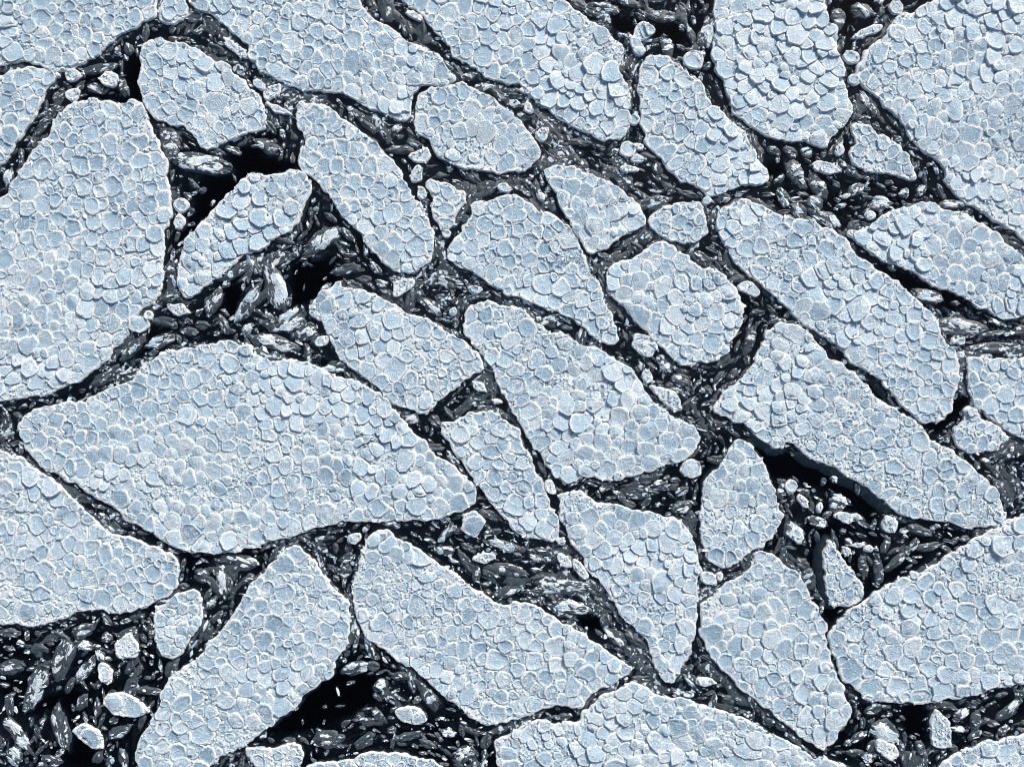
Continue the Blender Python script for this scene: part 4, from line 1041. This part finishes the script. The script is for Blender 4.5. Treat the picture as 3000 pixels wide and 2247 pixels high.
def build_slush():
    st = 4.6
    xs = np.arange(GX0 + 4, GX0 + GW * G - 4, st); ys = np.arange(GY0 + 4, GY0 + GH * G - 4, st)
    X, Y = np.meshgrid(xs, ys)
    X = X + (RNG.random(X.shape) - 0.5) * st * 0.5
    Y = Y + (RNG.random(Y.shape) - 0.5) * st * 0.5
    r, c = cell(X, Y)
    near = spread(LEAD, 5)[r, c] < 9
    near &= POOLD[r, c] < 0.95
    idx = np.full(X.shape, -1)
    idx[near] = np.arange(near.sum())
    x, y = X[near], Y[near]
    a = streaks(x, y, 22, 46, 3)
    b = streaks(x, y, 9, 22, 8, 7)
    f = streaks(x, y, 5.5, 11, 15, 5)
    mass = fbm(x / 210, y / 210, 33, 2)
    r, c = cell(x, y)
    z = -0.03 + (0.055 + 0.06 * BAYD[r, c]) * a + (0.04 + 0.03 * BAYD[r, c]) * b + 0.018 * f + 0.22 * (mass - 0.5) - 0.60 * POOLD[r, c] - 0.12 * BAYD[r, c]
    z = np.clip(z, -0.8, 0.11)
    frost = np.clip(0.16 * f + 0.10 * b + 0.9 * (mass - 0.52), -0.4, 0.55)
    q = idx
    A, B, C, D_ = q[:-1, :-1], q[:-1, 1:], q[1:, 1:], q[1:, :-1]
    ok = (A >= 0) & (B >= 0) & (C >= 0) & (D_ >= 0)
    faces = np.stack([A[ok], B[ok], C[ok], D_[ok]], 1).tolist()
    o = link('slush', new_mesh('slush', np.column_stack([x * S, y * S, z]), faces, M_SLUSH, frost, np.zeros(len(x))))
    o['kind'] = 'stuff'
    tag(o, 'dark grey slush with pale streaks filling the leads between the floes', 'slush')
build_slush()

# ---------------------------------------------------------------- white lumps and small rafted cakes
BODIES = []        # x, y, half length, half width, heading
def blob(x, y, a, b, th, seed, n=22, angular=0.22, rounding=0.30):
    rng = np.random.default_rng(seed)
    k = rng.integers(5, 8)
    t0 = np.sort((np.arange(k) + (rng.random(k) - 0.5) * 0.6) * 2 * math.pi / k)
    ph = np.linspace(0, 2 * math.pi, n, endpoint=False)
    cor = np.stack([np.cos(t0), np.sin(t0)], 1) * (1.0 + (rng.random(k) - 0.5) * 2 * angular)[:, None]
    poly = resample(cor, np.hypot(*np.diff(np.vstack([cor, cor[:1]]), axis=0).T).sum() / n)
    poly = (1 - rounding) * poly + rounding * poly / np.maximum(np.hypot(poly[:, 0], poly[:, 1]), 1e-6)[:, None]
    poly *= np.array([a, b])
    ca, sa = math.cos(th), math.sin(th)
    return poly @ np.array([[ca, sa], [-sa, ca]]) + np.array([x, y])

for i, (sh, px, py, a, b, hd, npl, label) in enumerate(LUMPS):
    ox, oy = SHEET[sh]
    x, y = ox + px / 2.209 - CX, CY - (oy + py / 2.209)
    a, b, th = a / 2.209, b / 2.209, -math.radians(hd)
    p = rough_outline(blob(x, y, a * 1.08, b * 1.08, th, 900 + i, max(18, int(2 * (a + b) / 5)), 0.26, 0.42 if npl == 1 and max(a, b) < 1.25 * min(a, b) else 0.06), 900 + i, 4.5, 0.45)
    if npl == 0:
        P, R = np.zeros((0, 2)), np.zeros(0)
    elif npl == 1:
        P, R = np.array([[x - a * 0.12 * math.cos(th), y - a * 0.12 * math.sin(th)]]), np.array([min(a, b) * 0.70])
    else:
        t = np.linspace(-0.5, 0.5, npl)
        P = np.stack([x + math.cos(th) * a * t, y + math.sin(th) * a * t], 1)
        R = np.full(npl, min(b * 0.6, a * 0.45))
    r, c = cell(x, y)
    on = ID[r, c] >= 0
    build_floe('ice_lump', label, 'ice lump', 'loose white ice lumps', p, 900 + i, plates=(P, R), z0=0.22 if on else 0.03, shelf=4.0, step=4.6)
    BODIES.append((x, y, a, b, th))

# ---------------------------------------------------------------- dark half-sunken blocks
RHO = (1.22, 1.06, 1.0, 0.93, 0.80, 0.62, 0.44, 0.24)
BN = 26
BLOCK_F = ring_faces(BN, len(RHO))
def block_mesh(a, b, seed, ztop):
    rng = np.random.default_rng(seed)
    n = BN
    ang = np.arange(n) * 2 * math.pi / n
    pl = blob(0, 0, a, b, 0, seed, 60, 0.30, 0.05 + 0.5 * rng.random())
    pa = np.arctan2(pl[:, 1] / b, pl[:, 0] / a); o = np.argsort(pa)
    u = np.stack([np.interp(ang, pa[o], pl[o, 0], period=2 * math.pi), np.interp(ang, pa[o], pl[o, 1], period=2 * math.pi)], 1)
    u *= (1 + 0.16 * (rng.random(n) - 0.5))[:, None]
    tx, ty = (rng.random(2) - 0.5) * np.array([0.06, 0.22])
    V, FR = [], []
    ridge, rw = (rng.random() - 0.5) * 0.9, 0.16 + 0.2 * rng.random()
    sd = seed * 0.37
    for rho in RHO:
        xy = u * rho
        if rho > 1.1:
            zz = np.full(n, -0.75)
        elif rho > 1.01:
            zz = np.full(n, -0.22) - 0.15 * rng.random(n)
        else:
            zz = ztop - (ztop + 0.10) * rho ** 6 + (fbm(xy[:, 0] / 17 + sd, xy[:, 1] / 6.5, seed, 3) - 0.5) * 0.34
            zz = zz + 0.10 * np.exp(-((xy[:, 1] / b - ridge) / rw) ** 2) * (rho < 0.9)
        zz = zz + xy[:, 0] * S * tx + xy[:, 1] * S * ty
        V.append(np.column_stack([xy * S, zz]))
        FR.append(np.clip((zz - 0.04) * 1.1, -0.3, 0.16) if rho <= 1 else np.full(n, -0.4))
    V.append(np.array([[0, 0, ztop + 0.03]])); FR.append(np.array([0.08]))
    return np.concatenate(V), np.concatenate(FR), None, ang

def flake_mesh(x, y, r, el, V, rng):
    """a thin angular crust lying on the block's top"""
    n = 7
    a = (np.arange(n) + (rng.random(n) - 0.5) * 0.7) * 2 * math.pi / n
    q = np.stack([np.cos(a) * r * el, np.sin(a) * r], 1) * (0.65 + 0.7 * rng.random(n))[:, None]
    th = rng.normal(0, 0.25)
    q = q @ np.array([[math.cos(th), math.sin(th)], [-math.sin(th), math.cos(th)]]) + np.array([x, y])
    def zat(p):
        d2 = ((V[None, :, :2] - p[:, None, :]) ** 2).sum(2) + 1e-4
        w = 1 / d2 ** 2
        return (w * V[None, :, 2]).sum(1) / w.sum(1)
    c = q.mean(0)
    rows = [np.column_stack([q, zat(q) - 0.05]), np.column_stack([c + (q - c) * 0.93, zat(q) + 0.035 + 0.03 * rng.random(n)]),
            np.column_stack([c + (q - c) * 0.5, zat(c + (q - c) * 0.5) + 0.05 + 0.04 * rng.random(n)])]
    v = np.concatenate(rows + [np.array([[*c, zat(c[None])[0] + 0.07]])])
    return v, ring_faces(n, 3)

def build_block(x, y, a, b, th, label, group, seed, bright):
    a, b = a * 1.08, b * 1.08
    rng = np.random.default_rng(seed)
    ztop = 0.07 + 0.08 * rng.random()
    V, FR, rad, ang = block_mesh(a, b, seed, ztop)
    FR = FR + (bright - 0.5) * 0.25
    o = link('ice_block', new_mesh('ice_block', V, BLOCK_F, M_DARK, FR, np.zeros(len(V))), None, (x * S, y * S, 0))
    o.rotation_euler = (0, 0, th)
    tag(o, label, 'ice block', group)
    n = int(bright * 4 + (a * b > 350) * 2 * rng.random() + (a * b > 1200) * 3)
    for _ in range(n):
        r = max(1.6, min(a, b) * (0.08 + 0.38 * rng.random() ** 1.8 * (0.4 + bright))) * S
        fx, fy = (rng.random() - 0.5) * 1.1 * a * S, (rng.random() - 0.5) * 0.9 * b * S
        v, f = flake_mesh(fx, fy, r, 1.2 + 2.4 * rng.random() ** 1.5, V, rng)
        fr = np.full(len(v), 0.35 + 0.55 * rng.random())
        link('crust', new_mesh('crust', v, f, M_PLATE, fr, np.full(len(v), 0.2 + 0.6 * rng.random()), False), o)
    BODIES.append((x, y, a, b, th))

for i, (sh, px, py, a, b, hd, label) in enumerate(BLOCKS):
    ox, oy = SHEET[sh]
    build_block(ox + px / 2.209 - CX, CY - (oy + py / 2.209), a / 2.209, b / 2.209, -math.radians(hd), label, 'dark half-sunken ice blocks', 2000 + i,
                0.75 if ('white' in label or 'bright' in label or 'pale' in label or 'shiny' in label) else 0.35)

# the nameless blocks of the brash, set where the survey left room
def fill_blocks():
    rng = np.random.default_rng(5)
    bx = np.array([q[0] for q in BODIES]); by = np.array([q[1] for q in BODIES]); br = np.array([math.sqrt(q[2] * q[3]) for q in BODIES])
    out = []
    for size, tries in ((36, 260), (27, 700), (20, 1800), (14, 4000), (10, 7000), (7, 9000)):
        X = rng.uniform(-1500, 1500, tries); Y = rng.uniform(-1123, 1123, tries)
        r, c = cell(X, Y)
        ok = LEAD[r, c] & (DL[r, c] > 6)
        for x, y, dl, po, th in zip(X[ok], Y[ok], DL[r, c][ok], POOLD[r, c][ok], TH[r, c][ok]):
            if po > 0.3 and (size > 16 or rng.random() > 0.10):
                continue
            el = 1.15 + 1.9 * rng.random()
            b = size / math.sqrt(el); a = size * math.sqrt(el)
            if dl < b * 0.9:
                continue
            lim = (br + size) * 0.80
            if ((bx - x) ** 2 + (by - y) ** 2 < lim * lim).any():
                continue
            bx = np.append(bx, x); by = np.append(by, y); br = np.append(br, size)
            out.append((size, x, y, a, b, th + rng.normal(0, 0.6), rng.random() ** 1.4))
    return out

cen = np.array([p.mean(0) for p in OUT])
segs = np.concatenate(OUT); sid = np.concatenate([np.full(len(p), i) for i, p in enumerate(OUT)])
def banks(x, y):
    d2 = (segs[:, 0] - x) ** 2 + (segs[:, 1] - y) ** 2
    first = sid[np.argmin(d2)]
    second = sid[np.argmin(np.where(sid == first, 1e12, d2))]
    return FLOE_KEY[first], FLOE_KEY[second]

cand = fill_blocks()
named = cand[:300 - len(BLOCKS)]
per = {}
for q in named:
    per.setdefault(tuple(sorted(banks(q[1], q[2]))), []).append(q)
RANK = ['biggest', *[w + ' biggest' for w in 'second third fourth fifth sixth seventh eighth ninth tenth eleventh twelfth'.split()]]
k = 0
for (fa, fb), lst in per.items():
    lst.sort(key=lambda q: -q[3] * q[4])
    for j, (size, x, y, a, b, th, br_) in enumerate(lst):
        tone = 'white-topped' if br_ > 0.5 else 'dark'
        if j < len(RANK) and len(lst) > 1:
            lab = f'{RANK[j]} unnamed {tone} ice bit between {fa} and {fb}'.replace('unnamed ', 'small ')
        elif len(lst) == 1:
            lab = f'lone small {tone} ice bit between {fa} and {fb}'
        else:
            lab = f'tiny ice bit in the brash between {fa} and {fb}'
        build_block(x, y, a, b, th, lab, f'ice bits between {fa} and {fb}', 4000 + k, br_)
        k += 1

# the blocks beyond those, in one mass
mass, crusts = Joined(), Joined()
for j, (size, x, y, a, b, th, br_) in enumerate(cand[300 - len(BLOCKS):]):
    rng = np.random.default_rng(9000 + j)
    V, FR, _r, _a = block_mesh(a * 1.05, b * 1.05, 9000 + j, 0.05 + 0.08 * rng.random())
    ca, sa = math.cos(th), math.sin(th)
    rot = np.array([[ca, sa, 0], [-sa, ca, 0], [0, 0, 1.0]])
    off = np.array([x * S, y * S, 0])
    mass.add(V @ rot + off, BLOCK_F, FR + (br_ - 0.5) * 0.2, np.zeros(len(V)))
    for _ in range(int(rng.random() * 1.9)):
        v, f = flake_mesh((rng.random() - 0.5) * a * S, (rng.random() - 0.5) * 0.8 * b * S, max(1.3, b * (0.10 + 0.22 * rng.random())) * S, 1.1 + 1.6 * rng.random(), V, rng)
        crusts.add(v @ rot + off, f, np.full(len(v), -0.1 + 0.8 * rng.random()), np.full(len(v), 0.2 + 0.6 * rng.random()))
o = link('sunken_rubble', mass.mesh('sunken_rubble', M_DARK))
o['kind'] = 'stuff'
tag(o, 'mass of small dark half-sunken ice rubble in the leads', 'ice rubble')
q = link('crust_flakes', crusts.mesh('crust_flakes', M_PLATE, False), o)
q['kind'] = 'stuff'

# ---------------------------------------------------------------- brash fragments too many to count
def build_brash():
    rng = np.random.default_rng(21)
    J = Joined()
    n = 17000
    X = rng.uniform(-1700, 1700, n); Y = rng.uniform(-1320, 1320, n)
    r, c = cell(X, Y)
    dens = fbm(X / 70, Y / 70, 61, 3)
    ok = LEAD[r, c] & (DL[r, c] > 2) & (rng.random(n) < np.clip((dens - 0.30) * 2.6, 0.08, 1)) & (rng.random(n) < np.where(POOLD[r, c] > 0.25, 0.012, 1 - 0.72 * BAYD[r, c]))
    for x, y, th in zip(X[ok], Y[ok], TH[r, c][ok]):
        s_ = 0.9 + 7.0 * rng.random() ** 3.2
        add_chip(J, x * S, y * S, 0.03 + 0.06 * rng.random(), s_ * S, 0.03 + 0.06 * rng.random(), rng, -0.5 + 1.3 * rng.random(), 1.0 + 1.5 * rng.random() ** 2, th + rng.normal(0, 0.5))
    o = link('brash_ice', J.mesh('brash_ice', M_PLATE, False))
    o['kind'] = 'stuff'
    tag(o, 'countless small white brash fragments scattered through the dark leads', 'brash ice')
    return int(ok.sum())
nb_ = build_brash()
print('plates', N_PLATES, 'auto blocks', len(named), 'of', len(cand), 'brash', nb_, 'objects', len(bpy.data.objects))
